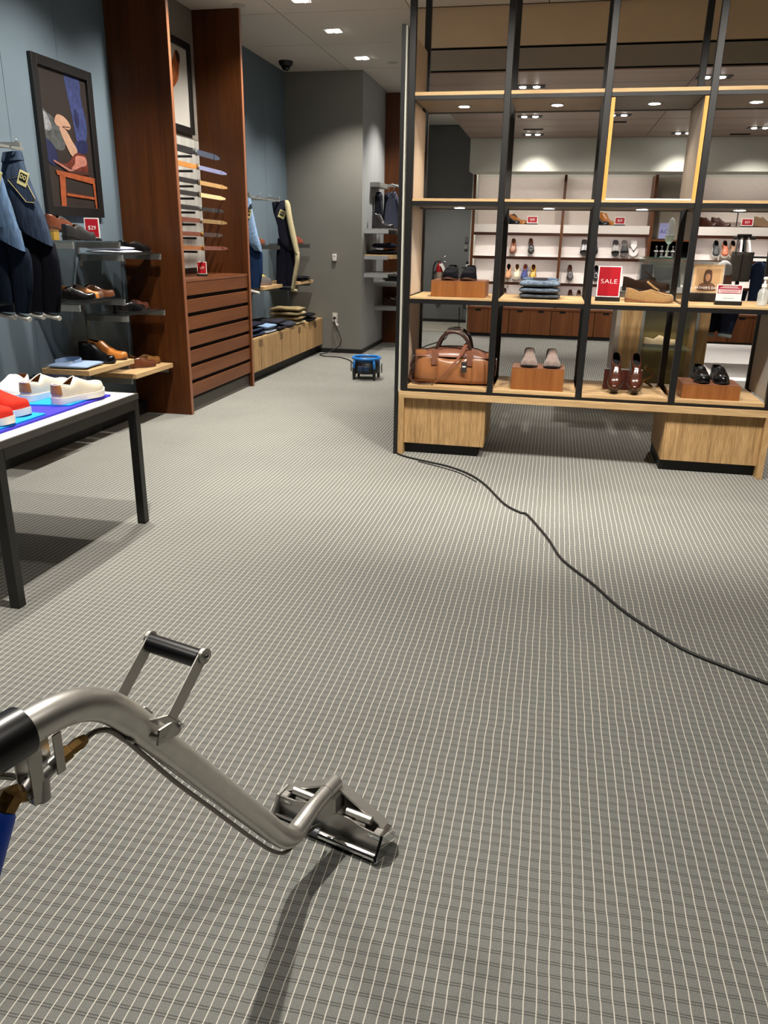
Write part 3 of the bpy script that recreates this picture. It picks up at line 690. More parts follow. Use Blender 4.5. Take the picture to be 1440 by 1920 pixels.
def slide(label, loc, rz, strapm, solem, rx=0.0, ry=0.0, cross=False, group=None):
    l = LASTS['moccasin']; t = thing('slide_sandal', label, 'sandal', loc, rz, group, rx, ry)
    part('footbed', 'slidesole', lambda: sole_mesh(l, 0.003), solem, t, True, 40)
    if cross:
        part('thong_strap', 'slidecx', lambda: MB().band(catmull([(0.13, -0.045, 0.016), (0.16, -0.036, 0.045), (0.215, 0.0, 0.040), (0.16, 0.040, 0.045), (0.13, 0.050, 0.016)], 5), (0.018, 0, 0.0), 0.004), strapm, t)
        part('toe_post', 'slidepost', lambda: MB().cyl((0.218, 0.002, 0.014), (0.214, 0.002, 0.040), 0.004, n=8), strapm, t)
    else:
        part('front_strap', 'slidest', lambda: patch_mesh(l, 0.55, 0.80, 0.0, 1.0, 0.004), strapm, t)
        part('strap_edge', 'slidese', lambda: patch_mesh(l, 0.47, 0.54, 0.0, 1.0, 0.003), strapm, t)
    return t

# ================================================================ small helpers for shop goods
RED = mat('sign_red', (172, 14, 36), 0.45); SIGNW = mat('sign_white', (238, 232, 226), 0.5); INK = mat('sign_white_ink', (240, 236, 230), 0.5)
def card_sign(label, loc, w, h, txt=None, size=0.03, rz=0.0, face=None, edge=None, base=True, tilt=0.0, bm=BLK, name='price_sign'):
    """card in a slotted black foot, facing -Y when rz = 0"""
    t = thing(name, label, 'sign', loc, rz)
    zb = 0.018 if base else 0.0
    c = MB().box(-w/2, w/2, -0.002, 0.002, zb, zb+h).build('card', edge or SIGNW, t)
    b = w*0.07
    f = MB().box(-w/2+b, w/2-b, -0.0032, -0.0021, zb+b, zb+h-b).build('printed_field', face or RED, c)
    if txt: text('lettering', txt, size, INK, c, (0, -0.0036, zb+h/2))
    if base:
        MB().box(-w/2-0.004, w/2+0.004, -0.025, 0.025, 0.0, 0.012).build('foot', bm, t, bevel=0.002, seg=1)
        MB().box(-w/2+0.002, w/2-0.002, -0.008, 0.008, 0.0122, zb-0.0002).build('slot', bm, t)
    return t
def pillow(w, d, h, seed=0, amp=0.12, n=14, e=5.0, sag=0.0):
    """soft slab, centred, lying on z = 0"""
    rnd = random.Random(seed); a, b, c, dd = [rnd.uniform(0, 6.28) for _ in range(4)]
    top = []; bot = []
    for i in range(n+1):
        for j in range(n+1):
            u = -1+2*i/n; v = -1+2*j/n
            u2 = math.copysign(abs(u)**0.7, u); v2 = math.copysign(abs(v)**0.7, v)
            k = max(0.0, 1-abs(u2)**e)**0.5*max(0.0, 1-abs(v2)**e)**0.5
            wv = amp*h*(math.sin(3*u+a)*math.cos(2.3*v+b)+0.6*math.sin(6*u+2*v+c))
            ew = 1+0.025*math.sin(4*v+dd)*abs(u2); ed = 1+0.025*math.sin(4*u+c)*abs(v2)
            top.append((u2*w/2*ew, v2*d/2*ed, h*0.5+h*0.5*k+wv*k)); bot.append((u2*w/2*ew, v2*d/2*ed, h*0.5-h*0.5*k))
    mb = MB(); m = n+1; N = len(top)
    fs = []
    for i in range(n):
        for j in range(n):
            q = (i*m+j, (i+1)*m+j, (i+1)*m+j+1, i*m+j+1)
            fs.append(q); fs.append(tuple(N+x for x in reversed(q)))
    mb.add(top+bot, fs); return mb
def folded(label, loc, w, d, h, m, rz=0.0, folds=2, seed=1, cat='jeans', name='folded_jeans', tagm=None, band=None, group=None):
    t = thing(name, label, cat, loc, rz, group)
    lh = h/folds
    for k in range(folds):
        mb = pillow(w*(1-0.015*k), d*(1-0.02*k), lh*1.02, seed+k*7)
        o = mb.build('fold', m, t, smooth=True); o.location = (0.003*math.sin(seed+k), 0.003*math.cos(seed+k), lh*k)
    if tagm: MB().box(-w*0.18, w*0.05, -d*0.42, -d*0.12, h*0.985, h*1.03).build('paper_label', tagm, t)
    if band:
        mb = pillow(w*0.86, d*0.16, h*0.16, seed+3); o = mb.build('waistband', band, t, smooth=True); o.location = (0, d*0.30, h*0.94)
    return t
def loft_lr(rows, y, th, n=14, e=0.75):
    """garment seen from the front: rows of (xl, zl, xr, zr[, thickness factor, dy])"""
    rings = []
    for r in rows:
        xl, zl, xr, zr = r[:4]; f = r[4] if len(r) > 4 else 1.0; dy = r[5] if len(r) > 5 else 0.0
        ring = []
        for k in range(n):
            a = 2*PI*k/n; c, s = math.cos(a), math.sin(a)
            u = 0.5-0.5*math.copysign(abs(c)**e, c); v = math.copysign(abs(s)**e, s)
            ring.append((xl+(xr-xl)*u, y+dy-v*th*f/2, zl+(zr-zl)*u))
        rings.append(ring)
    return MB().rings(rings)

# ================================================================ far shoe wall
LINENW = mat('pale_shelf_board', (226, 218, 212), 0.8, var=0.03, scale=90, stretch=(0.1, 1, 1))
CHD = wood('cherry_band_dark', (52, 26, 16), (70, 36, 22), 0, 8, 0.4)
su = thing('shoe_wall_unit', 'built-in cherry and white shelving for shoes along the far wall', 'shelving', (1.6, 13.2, 0)); OS = (1.6, 13.2, 0)
BAYS = [(-1.30, 0.02), (0.06, 1.33), (2.02, 3.3), (3.34, 4.5)]
for x in (-1.34, 0.02, 1.33, 1.98, 3.30):
    MB().box(x, x+0.04, 12.95, 13.418, 0.472, 2.418).build('divider', CHERRYF, su, off=OS)
BANDS = [1.55, 1.20, 0.815]
for x0, x1 in BAYS:
    a, b = x0+0.0005, x1-0.0005
    if x0 == 0.06: a = 0.0605
    bk = MB().box(a, b, 13.40, 13.419, 0.472, 2.418).build('back_panel', LINEN, su, off=OS)
    for z in BANDS:
        MB().box(a, b, 12.955, 12.99, z, z+0.042).build('shelf_edge', CHD, su, off=OS)
        MB().box(a, b, 12.9905, 13.399, z+0.02, z+0.041).build('shelf_board', LINENW, su, off=OS)
        MB().box(a+0.02, b-0.02, 12.995, 13.012, z+0.006, z+0.0195).build('light_strip', STRIP, su, off=OS)
    MB().box(a+0.02, b-0.02, 12.97, 13.0, 2.47, 2.485).build('added_fill_strip', STRIP, su, off=OS)  # unseen strip added behind the soffit to brighten the upper back panels
    # white lip box on the top shelf, carrying boots
    MB().box(a, b, 12.965, 13.398, 1.593, 1.712).build('display_ledge', LINENW, su, off=OS)
    # sloping boards the shoes lean on
    for z, zt in ((1.242, 1.545), (0.857, 1.195), (0.473, 0.81)):
        MB().prism([(a, 13.14, z), (a, 13.392, zt-0.01), (a, 13.398, zt-0.01), (a, 13.398, z)], (b-a, 0, 0)).build('sloping_board', LINENW, su, off=OS)
# narrow bay with dark lower shelf
MB().box(1.3705, 1.9795, 13.40, 13.419, 1.245, 2.418).build('back_panel', mat('greige_back', (178, 168, 152), 0.8), su, off=OS)
MB().box(1.3705, 1.9795, 13.06, 13.399, 1.50, 1.525).build('shelf_board', CHERRYF, su, off=OS)
MB().box(1.3705, 1.9795, 12.96, 13.399, 1.215, 1.2445).build('shelf_board', CHERRYF, su, off=OS)
MB().box(1.3705, 1.9795, 13.385, 13.399, 1.2455, 1.499).build('dark_back', VOID, su, off=OS)
MB().box(1.3705, 1.9795, 13.30, 13.419, 0.472, 1.2145).build('back_panel', LINENW, su, off=OS)
# low cherry cupboards under the shoe wall
x = -1.33; i = 0
while x < 3.8:
    wd = 0.66
    t = thing('low_cupboard', ['leftmost low cherry cupboard under the shoe wall', 'low cherry cupboard under the shoe wall, second from the left end', 'low cherry cupboard under the shoe wall, third from the left end', 'low cherry cupboard behind the brown derby shoes', 'low cherry cupboard behind the glass display case', 'low cherry cupboard right of the glass display case', 'low cherry cupboard seen beside the hanging far jeans', 'low cherry cupboard in the right corner of the shoe wall', 'rightmost low cherry cupboard of the shoe wall'][i], 'cupboard', (x, 12.9, 0))
    o = (x, 12.9, 0)
    MB().box(x+0.001, x+wd-0.001, 12.92, 13.40, 0.056, 0.438).build('carcass', CHERRYF, t, off=o)
    MB().box(x+0.001, x+wd-0.001, 12.94, 13.3, 0, 0.0555).build('kick', KICK, t, off=o)
    for k in range(2):
        d = MB().box(x+0.004+k*wd/2, x+wd/2-0.004+k*wd/2, 12.90, 12.9195, 0.06, 0.434).build('door', CHERRYF, t, bevel=0.001, seg=1, off=o)
        MB().box(x+0.12+k*wd/2, x+0.21+k*wd/2, 12.897, 12.8998, 0.40, 0.434).build('finger_pull', VOID, d, off=o)
    x += wd+0.004; i += 1
t = tag(MB().box(-1.34, 4.5, 12.89, 13.399, 0.4385, 0.4718).build('cupboard_top', CHERRYF, None, bevel=0.001, seg=1), 'long cherry top over the low cupboards of the shoe wall', 'worktop')

# shoes leaning on the sloping boards, toe down
def lean(kind, label, x, z, upper, sole=SOLE_BRN, lining=LIN_TAN, extra='', accent=None, rz=0.0, y=13.02, b=40):
    toe = Vector((x, y, z+0.012)); L = LASTS[kind].L if kind in LASTS else 0.3; bb = math.radians(b)
    fx = Vector((math.sin(rz)*math.cos(bb), -math.cos(rz)*math.cos(bb), -math.sin(bb)))
    heel = toe - fx*L*0.92
    return shoe(kind, label, tuple(heel + Vector((0, 0.02, 0.02))), rz-PI/2, upper, sole, lining, extra, accent, ry=bb, sc_=0.93)
K = leather('black', (12, 12, 13), 0.2); BR = leather('brown', (104, 58, 34)); DBR = leather('dark_brown', (62, 34, 24)); TN = leather('tan', (182, 112, 46)); CG = leather('cognac', (158, 92, 46)); GRYL = leather('grey', (70, 68, 70))
Z2, Z3, Z4 = 1.242, 0.857, 0.473
lean('moccasin', 'black boat shoe on the middle far shelf, left of the brown one', -0.84, Z2, K, SOLE_WHT, LIN_BRN, 'apron bow')
lean('moccasin', 'tan-brown boat shoe with dark laces on the middle far shelf', -0.69, Z2, leather('boat_brown', (150, 96, 66)), SOLE_BRN, LIN_BRN, 'apron bow', SOLE_BRN)
lean('loafer', 'lone black tassel loafer with brown lining on the middle far shelf', -0.40, Z2, K, SOLE_BLK, LIN_BRN, 'apron tassel', rz=0.15)
lean('moccasin', 'grey-brown moccasin at the left of the row of coloured moccasins', -0.90, Z3, leather('mocha', (96, 84, 72)), SOLE_BLK, LIN_BRN, 'apron')
lean('moccasin', 'peach suede moccasin in the row of coloured moccasins', -0.74, Z3, suede('peach', (214, 160, 120)), SOLE_BRN, LIN_BLK, 'apron bow', SOLE_BRN)
lean('moccasin', 'cream moccasin in the row of coloured moccasins', -0.607, Z3, leather('cream', (226, 212, 176)), SOLE_WHT, LIN_BRN, 'apron bow')
lean('moccasin', 'blue suede moccasin in the row of coloured moccasins', -0.49, Z3, suede('blue', (72, 80, 132)), SOLE_BRN, leather('rust', (150, 82, 54)), 'apron bow', rz=-0.1)
lean('moccasin', 'mustard yellow moccasin in the row of coloured moccasins', -0.35, Z3, leather('mustard', (206, 156, 30)), SOLE_BRN, LIN_BRN, 'apron bow', SOLE_BRN)
lean('loafer', 'lone charcoal loafer below the slides, in the middle far bay', 0.23, Z3, leather('charcoal', (66, 62, 64)), SOLE_BLK, LIN_BRN, 'apron', rz=0.1)
lean('loafer', 'black loafer on the far shelf half behind the sale sign', 0.62, Z3, K, SOLE_BLK, LIN_BLK, 'saddle', GRYL)
lean('oxford', 'brown shoe on the lowest far shelf left of the folded jeans', -0.93, Z4, BR, SOLE_BRN, LIN_BRN)
lean('oxford', 'grey suede shoe on the lowest far shelf left of the folded jeans', -0.78, Z4, suede('stone', (140, 126, 112)), SOLE_BRN, LIN_BRN)
lean('oxford', 'dark brown shoe on the lowest far shelf right of the folded jeans', 0.255, Z4, DBR, SOLE_BRN, LIN_BRN)
lean('oxford', 'taupe shoe on the lowest far shelf right of the folded jeans', 0.39, Z4, suede('taupe', (120, 100, 82)), SOLE_BRN, LIN_BRN)
for x, lb, m_ in ((2.33, 'black low sneaker with white sole on the right far shelf', leather('sneak_black', (56, 58, 60), 0.6)), (2.456, 'orange-tan low sneaker with white sole on the right far shelf', leather('sneak_orange', (186, 104, 70), 0.6)), (2.568, 'brown low sneaker with white sole on the right far shelf', leather('sneak_brown', (146, 112, 84), 0.6)), (2.69, 'plum low sneaker half behind the hanging grey bag', leather('sneak_plum', (128, 84, 84), 0.6))):
    lean('sneaker', lb, x, Z2, m_, SOLE_WHT, LIN_BLK, 'facing lace', m_, b=40)
SL = mat('slide_dark', (40, 38, 38), 0.6)
for x, lb, sm_, so, cx in ((0.40, 'black slide with silver strap, left one in the middle far bay', mat('slide_silver', (150, 150, 150), 0.35, 0.4), SL, False), (0.55, 'black slide half hidden by the bookcase post in the middle far bay', SL, SL, False), (0.87, 'dark grey slide with pale strap, left of the three slides', mat('slide_pale', (150, 146, 142), 0.5), SL, False), (1.004, 'dark grey slide with strap, middle of the three slides', SL, mat('slide_grey', (96, 90, 88), 0.6), False), (1.14, 'white flip-flop with black thong strap, right of the three slides', SOLE_BLK, mat('flip_white', (216, 210, 206), 0.6), True)):
    bb = math.radians(50)
    slide(lb, (x, 13.045+0.29*math.cos(bb), Z2+0.03+0.29*math.sin(bb)), -PI/2, sm_, so, ry=bb, cross=cx)
# boots on the top ledge
ZT = 1.7125
shoe('chukka', 'black polished ankle boot on the top far ledge, left', (-0.90, 13.07, ZT), math.radians(-12), K, SOLE_BLK, LIN_BLK, 'lace facing')
shoe('chukka', 'tan ankle boot on the top far ledge beside the black one', (-0.83, 13.25, ZT+0.0), math.radians(-14), TN, SOLE_BRN, LIN_TAN, 'lace facing', SOLE_BRN, sc_=1.15)
shoe('boot', 'black chelsea boot on the top far ledge next to a bookcase post', (0.46, 13.12, ZT), math.radians(-25), K, SOLE_BLK, LIN_BLK)
shoe('boot', 'tan chelsea boot on the top far ledge', (0.60, 13.2, ZT), math.radians(-25), TN, SOLE_BRN, LIN_TAN)
shoe('chukka', 'dark brown chelsea boot crossed by a bookcase post, top far ledge', (2.04, 13.17, ZT), math.radians(-38), DBR, SOLE_BLK, LIN_BRN)
shoe('chukka', 'dark brown chelsea boot left of the tee stand, top far ledge', (2.215, 13.17, ZT), math.radians(-30), leather('plum_brown', (70, 44, 38)), SOLE_BLK, LIN_BRN)
shoe('chukka', 'taupe suede ankle boot at the right edge, top far ledge', (2.80, 13.12, ZT), math.radians(-6), suede('olive_taupe', (128, 104, 80)), SOLE_BRN, LIN_BRN, sc_=1.1)
t = thing('shoe_stand', 'slim black T-shaped shoe stand on the top far ledge', 'stand', (2.57, 13.12, ZT))
MB().box(-0.07, 0.07, -0.05, 0.05, 0, 0.008).build('foot', BLK, t); MB().cyl((0, 0, 0.008), (0, 0, 0.205), 0.008, n=10).build('stem', BLK, t, smooth=True, angle=40); MB().box(-0.11, 0.11, -0.04, 0.04, 0.205, 0.213).build('top_plate', BLK, t)
card_sign('red price card beside the tan ankle boot on the far ledge', (-0.415, 13.02, ZT), 0.165, 0.105, '$29', 0.045)
card_sign('red price card beside the tan chelsea boot on the far ledge', (0.89, 13.02, ZT), 0.155, 0.105, '$29', 0.045)
card_sign('red price card right of the tee stand on the far ledge', (2.695, 13.02, ZT), 0.165, 0.105, '$29', 0.045)
# narrow bay: lilac AG card and shoe-care bottles
t = thing('lilac_card', 'lilac card lettered AG on the shelf above the care bottles', 'card', (1.56, 13.12, 1.5255))
c = MB().box(-0.075, 0.075, -0.004, 0.004, 0.012, 0.235).build('card', mat('lilac_card', (150, 152, 200), 0.6), t)
MB().box(-0.085, 0.085, -0.025, 0.025, 0, 0.0118).build('foot', BLK, t); text('lettering', 'AG', 0.09, mat('navy_ink', (40, 44, 90), 0.5), c, (0.0, -0.0046, 0.11))
for k, x in enumerate((1.47, 1.55, 1.63, 1.71, 1.79)):
    t = thing('care_bottle', ['black shoe-care bottle, leftmost of five in the narrow bay', 'black shoe-care bottle, second from left in the narrow bay', 'black shoe-care bottle, middle of five in the narrow bay', 'black shoe-care bottle, fourth from left in the narrow bay', 'black shoe-care bottle with gold lettering, rightmost of five'][k], 'bottle', (x, 13.05, 1.245), 0, 'shoe-care bottles')
    MB().lathe([(0.030, 0), (0.031, 0.01), (0.031, 0.12), (0.024, 0.145), (0.012, 0.155), (0.012, 0.165)], 14).build('body', mat('bottle_black', (20, 20, 20), 0.25), t, smooth=True, angle=50)
    MB().lathe([(0.0315, 0.105), (0.0315, 0.122)], 14).build('white_band', SIGNW, t, smooth=True, angle=40)
    MB().lathe([(0.0135, 0.1655), (0.0135, 0.19)], 12).build('cap', mat('cap_silver', (200, 200, 200), 0.3, 0.8), t, smooth=True, angle=40)
    MB().box(-0.016, 0.016, -0.0335, -0.0315, 0.03, 0.09).build('label', mat('gold_label', (150, 130, 60), 0.5) if k == 4 else mat('grey_label', (96, 96, 96), 0.5), t)

# ================================================================ bracket shelves on the left wall
def bracket_shelf(label, y0, y1, z, kind='glass', xw=-3.449, xe=-3.10, name=None):
    t = thing(name or ('glass_wall_shelf' if kind == 'glass' else 'oak_wall_shelf'), label, 'shelf', (xw, (y0+y1)/2, z)); o = (xw, (y0+y1)/2, z)
    for y in (y0+0.012, y1-0.012):
        zt = z-0.009 if kind == 'glass' else z-0.037
        MB().box(xw, xe - (0 if kind == 'glass' else 0.02), y-0.007, y+0.007, zt-0.042, zt).build('bracket_arm', DSTEEL, t, bevel=0.001, seg=1, off=o)
        MB().box(xw, xw+0.012, y-0.012, y+0.012, zt-0.085, zt-0.043).build('bracket_foot', DSTEEL, t, off=o)
    if kind == 'glass':
        MB().box(xw+0.004, xe-0.002, y0+0.002, y1-0.002, z-0.0085, z).build('glass_plate', glass('shelf_glass', (38, 44, 43), 0.45), t, bevel=0.001, seg=1, off=o)
    else:
        MB().box(xw+0.004, xe+0.02, y0+0.002, y1-0.002, z-0.036, z).build('oak_board', OAKY, t, bevel=0.001, seg=1, off=o)
    return t
bracket_shelf('grey glass shelf with brown and black dress shoes below the picture', 4.83, 5.44, 1.405)
bracket_shelf('grey glass shelf with white folded shirts beside the cherry panel', 5.44, 6.05, 1.317)
bracket_shelf('grey glass shelf with a buckled black shoe and two brown brogues', 4.83, 5.44, 1.005)
bracket_shelf('grey glass shelf with two penny loafers beside the cherry panel', 5.44, 6.05, 0.882)
bracket_shelf('upper steel shelf end cut by the left picture edge, beside jeans', 3.62, 4.23, 1.478)
bracket_shelf('lower glass shelf end cut by the left picture edge, at the jeans hems', 3.62, 4.23, 1.056)
bracket_shelf('oak wall shelf with blue shirt and strapped ankle boot', 4.83, 5.45, 0.560, 'oak')
bracket_shelf('oak wall shelf with two brown loafers beside the cherry panel', 5.455, 6.075, 0.440, 'oak')
bracket_shelf('oak wall shelf low on the wall holding folded dark jeans', 4.21, 4.82, 0.425, 'oak')
# shelf A
t = thing('shoe_riser_block', 'small gold block under the brown dress shoe heel', 'riser', (-3.29, 4.89, 1.4055)); MB().box(-0.045, 0.045, -0.03, 0.03, 0, 0.058).build('block', mat('gold_acrylic', (186, 150, 70), 0.25, 0.3), t, bevel=0.002, seg=1); MB().box(-0.047, 0.047, -0.032, 0.032, 0.0585, 0.0605).build('cap_plate', mat('gold_plate', (216, 190, 110), 0.25, 0.3), t)
shoe('oxford', 'brown leather dress shoe on gold block below the framed picture', (-3.29, 4.86, 1.467), math.radians(84), leather('chestnut', (98, 52, 34)), SOLE_BRN, LIN_BLK, 'facing lace', SOLE_BLK, ry=math.radians(3))
shoe('oxford', 'matt black dress shoe in front of the brown one below the picture', (-3.165, 4.855, 1.4065), math.radians(84), mat('matt_black_leather', (26, 26, 26), 0.5), SOLE_BLK, LIN_TAN, 'facing lace cap', SOLE_BLK)
card_sign('red price card on the shelf under the framed picture', (-3.25, 5.33, 1.4055), 0.105, 0.135, '$29', 0.038, rz=math.radians(12))
# shelf B
folded('white dress shirt folded flat on the glass shelf, lower', (-3.26, 5.61, 1.3175), 0.30, 0.31, 0.022, mat('white_shirt', (222, 224, 234), 0.85, var=0.05, scale=40), 0, 1, 3, 'shirt', 'folded_shirt')
folded('white shirt with dark stripe folded on top of another on the glass shelf', (-3.27, 5.60, 1.3425), 0.26, 0.28, 0.022, mat('stripe_shirt', (196, 200, 220), 0.85, var=0.25, scale=14, stretch=(1, 0.1, 1)), 0.1, 1, 5, 'shirt', 'folded_shirt')
shoe('loafer', 'black dress shoe behind the white shirts beside the cherry panel', (-3.30, 5.775, 1.3175), math.radians(70), K, SOLE_BLK, LIN_WHT, 'lace', SOLE_BLK)
# shelf C
shoe('oxford', 'black double-buckle monk shoe in front on the middle glass shelf', (-3.345, 4.90, 1.0055), math.radians(50), K, SOLE_BLK, LIN_TAN, 'strap cap')
shoe('oxford', 'tan brogue with dark laces in the middle of the glass shelf', (-3.37, 5.05, 1.0055), math.radians(52), leather('brogue_tan', (176, 110, 52)), SOLE_BLK, LIN_BRN, 'facing lace cap', SOLE_BRN)
shoe('oxford', 'dark brown brogue behind the tan one on the glass shelf', (-3.385, 5.225, 1.0055), math.radians(52), leather('brogue_brown', (92, 54, 32)), SOLE_BLK, LIN_TAN, 'facing lace cap')
# shelf D
shoe('loafer', 'black penny loafer beside the cherry panel', (-3.23, 5.49, 0.8825), math.radians(72), K, SOLE_BLK, LIN_BLK, 'saddle apron')
shoe('loafer', 'dark brown penny loafer behind the black one by the cherry panel', (-3.335, 5.72, 0.8825), math.radians(68), leather('oxblood', (76, 42, 32)), SOLE_BLK, LIN_BRN, 'saddle apron')
# oak 1
t = folded('light blue dress shirt folded on the oak shelf', (-3.275, 4.985, 0.5605), 0.30, 0.27, 0.030, mat('blue_shirt', (138, 158, 188), 0.85, var=0.06, scale=50), 0.08, 1, 9, 'shirt', 'folded_shirt')
MB().band(catmull([(-0.12, -0.06, 0.036), (-0.08, 0.01, 0.046), (0.0, 0.02, 0.052), (0.05, -0.01, 0.046), (0.03, -0.07, 0.036)], 5), (0, 0, 0.03), 0.004).build('collar_band', MATS['blue_shirt'], t, smooth=True, angle=40); MB().cyl((-0.02, -0.03, 0.030), (-0.02, -0.03, 0.036), 0.005, n=10).build('button', SIGNW, t)
bt = shoe('chukka', 'black ankle boot with silver strap on the oak shelf', (-3.385, 5.225, 0.5605), math.radians(-8), K, SOLE_BLK, LIN_BRN, sc_=1.0)
lb_ = LASTS['chukka']; part('ankle_strap', 'chukstr', lambda: patch_mesh(lb_, 0.06, 0.36, 0.78, 0.90, 0.003), K, bt)
for k in range(3): part('silver_buckle', 'chukbk%d' % k, lambda k=k: MB().tube([Vector(lb_.p(0.22+0.055*k, 0.84, -1, 0.006))+Vector(v) for v in ((0.006,0,0.008), (0.006,0,-0.008), (-0.006,0,-0.008), (-0.006,0,0.008))], 0.0018, 6, loop=True), STEEL, bt)
shoe('chukka', 'tan ankle boot behind the black strapped boot on the oak shelf', (-3.40, 5.36, 0.5605), math.radians(6), leather('boot_tan', (176, 110, 48)), SOLE_BRN, LIN_BRN)
# oak 2
shoe('loafer', 'dark brown penny loafer on the lower oak shelf, nearer one', (-3.31, 5.64, 0.4405), math.radians(56), leather('loafer_brown', (98, 56, 34)), SOLE_BRN, LIN_BRN, 'saddle apron')
shoe('loafer', 'olive brown penny loafer on the lower oak shelf by the cherry panel', (-3.345, 5.80, 0.4405), math.radians(58), leather('loafer_olive', (120, 80, 40)), SOLE_BRN, LIN_BRN, 'saddle apron')
# low shelf with folded jeans
KR = mat('kraft_label', (206, 196, 160), 0.7); NAVY = mat('navy_denim', (24, 27, 40), 0.9, var=0.25, scale=60, bump=0.1); MIDB = mat('mid_blue_denim', (76, 100, 134), 0.9, var=0.3, scale=40, bump=0.15); PALEB = mat('pale_blue_denim', (126, 152, 184), 0.9, var=0.25, scale=40, bump=0.15); BLKD = mat('black_denim', (20, 20, 24), 0.9, var=0.2, scale=60, bump=0.1)
folded('light blue folded jeans under the dark pair, behind the white sneakers', (-3.30, 4.40, 0.4255), 0.28, 0.34, 0.045, PALEB, 0.05, 1, 21)
folded('dark folded jeans with paper label behind the white sneakers', (-3.27, 4.60, 0.481), 0.33, 0.40, 0.055, NAVY, 0.05, 2, 23, tagm=KR, band=NAVY)

# ================================================================ hanging jeans
def hang_bar(label, y0, y1, z, x):
    t = thing('clothes_rail', label, 'rail', (-3.449, (y0+y1)/2, z)); o = (-3.449, (y0+y1)/2, z)
    for y in (y0, y1): MB().box(-3.449, x, y-0.008, y+0.008, z-0.015, z+0.015).build('rail_arm', DSTEEL, t, off=o)
    MB().box(x-0.012, x+0.012, y0-0.008, y1+0.008, z-0.03, z-0.0155).build('rail_bar', DSTEEL, t, off=o)
    for k in range(3): MB().tube([(x, y0+(y1-y0)*(k+0.5)/3, z-0.014), (x+0.03, y0+(y1-y0)*(k+0.5)/3, z-0.012), (x+0.05, y0+(y1-y0)*(k+0.5)/3, z+0.004), (x+0.055, y0+(y1-y0)*(k+0.5)/3, z+0.02)], 0.004, 6).build('hook', STEEL, t, smooth=True, off=o)
    return t
hang_bar('steel hanging rail over the jeans at the left picture edge', 3.75, 4.42, 1.93, -3.10)
hang_bar('steel hanging rail over the jeans in the far alcove', 8.05, 8.95, 1.86, -3.10)
def denim(name, c, c2):
    if name in MATS: return MATS[name]
    return mat(name, c, 0.9, var=0.35, scale=70, stretch=(1, 1, 0.15), bump=0.2)
DK = denim('dark_wash_denim', (50, 62, 80), 0); LT = denim('light_wash_denim', (80, 102, 130), 0); SHADE_DK = denim('shaded_denim_and_collar', (12, 14, 22), 0)  # near-black tone puts shade on the lower legs into colour; also shirt collar
TAGY = mat('label_cream', (224, 214, 150), 0.6); TAGK = mat('label_black', (24, 22, 20), 0.6); CUFF = mat('cuff_pale', (206, 204, 196), 0.85, var=0.1, scale=60); STITCH = mat('stitch_thread', (196, 176, 120), 0.8)
def hung(name, label, y, seat, legs, lower, ms, ml, cuffs, th=0.07, pocket=None, tagat=None, wb=None, cuffm=CUFF):
    ox = seat[0][0]; oz = min(r[1] for l in legs for r in l); o = (ox, y, oz)
    t = thing(name, label, 'jeans', o)
    loft_lr(seat, y, th).build('seat', ms, t, smooth=True, angle=80, off=o)
    for l in legs: loft_lr(l, y+lower, th*0.7).build('leg', ml, t, smooth=True, angle=80, off=o)
    if wb: loft_lr(wb, y-0.002, th*1.05).build('waistband', ms, t, smooth=True, angle=80, off=o)
    for a, b in cuffs: MB().tube([a, b], [0.021, 0.019], 12, flat=0.75).build('cuff', cuffm, t, smooth=True, angle=50, off=o)
    if pocket: p = MB().prism(pocket, (0, -0.006, 0)).build('back_pocket', ms, t, bevel=0.001, seg=1, off=o); MB().tube([Vector(q)+Vector((0, -0.007, 0)) for q in pocket], 0.0022, 5, loop=True).build('stitching', STITCH, p, off=o)
    if tagat:
        cx, cz, w_, h_, a = tagat; R_ = Matrix.Translation((cx, y-th/2-0.006, cz)) @ Matrix.Rotation(a, 4, 'Y')
        g = MB().box(-w_/2, w_/2, -0.002, 0.002, -h_/2, h_/2).xf(R_).build('patch_label', TAGY, t, off=o)
        MB().box(-w_*0.36, w_*0.36, -0.0032, -0.0021, -h_*0.22, h_*0.36).xf(R_).build('label_print', TAGK, g, off=o)
        for k in (-1, 1): MB().tube([R_ @ Vector((w_*(0.16*k+0.12*math.cos(q)), -0.0038, h_*(0.10+0.13*math.sin(q)))) for q in [i*0.63 for i in range(10)]], 0.002, 5, loop=True).build('label_mark', TAGY, g, off=o)
    return t
Y1 = 4.37
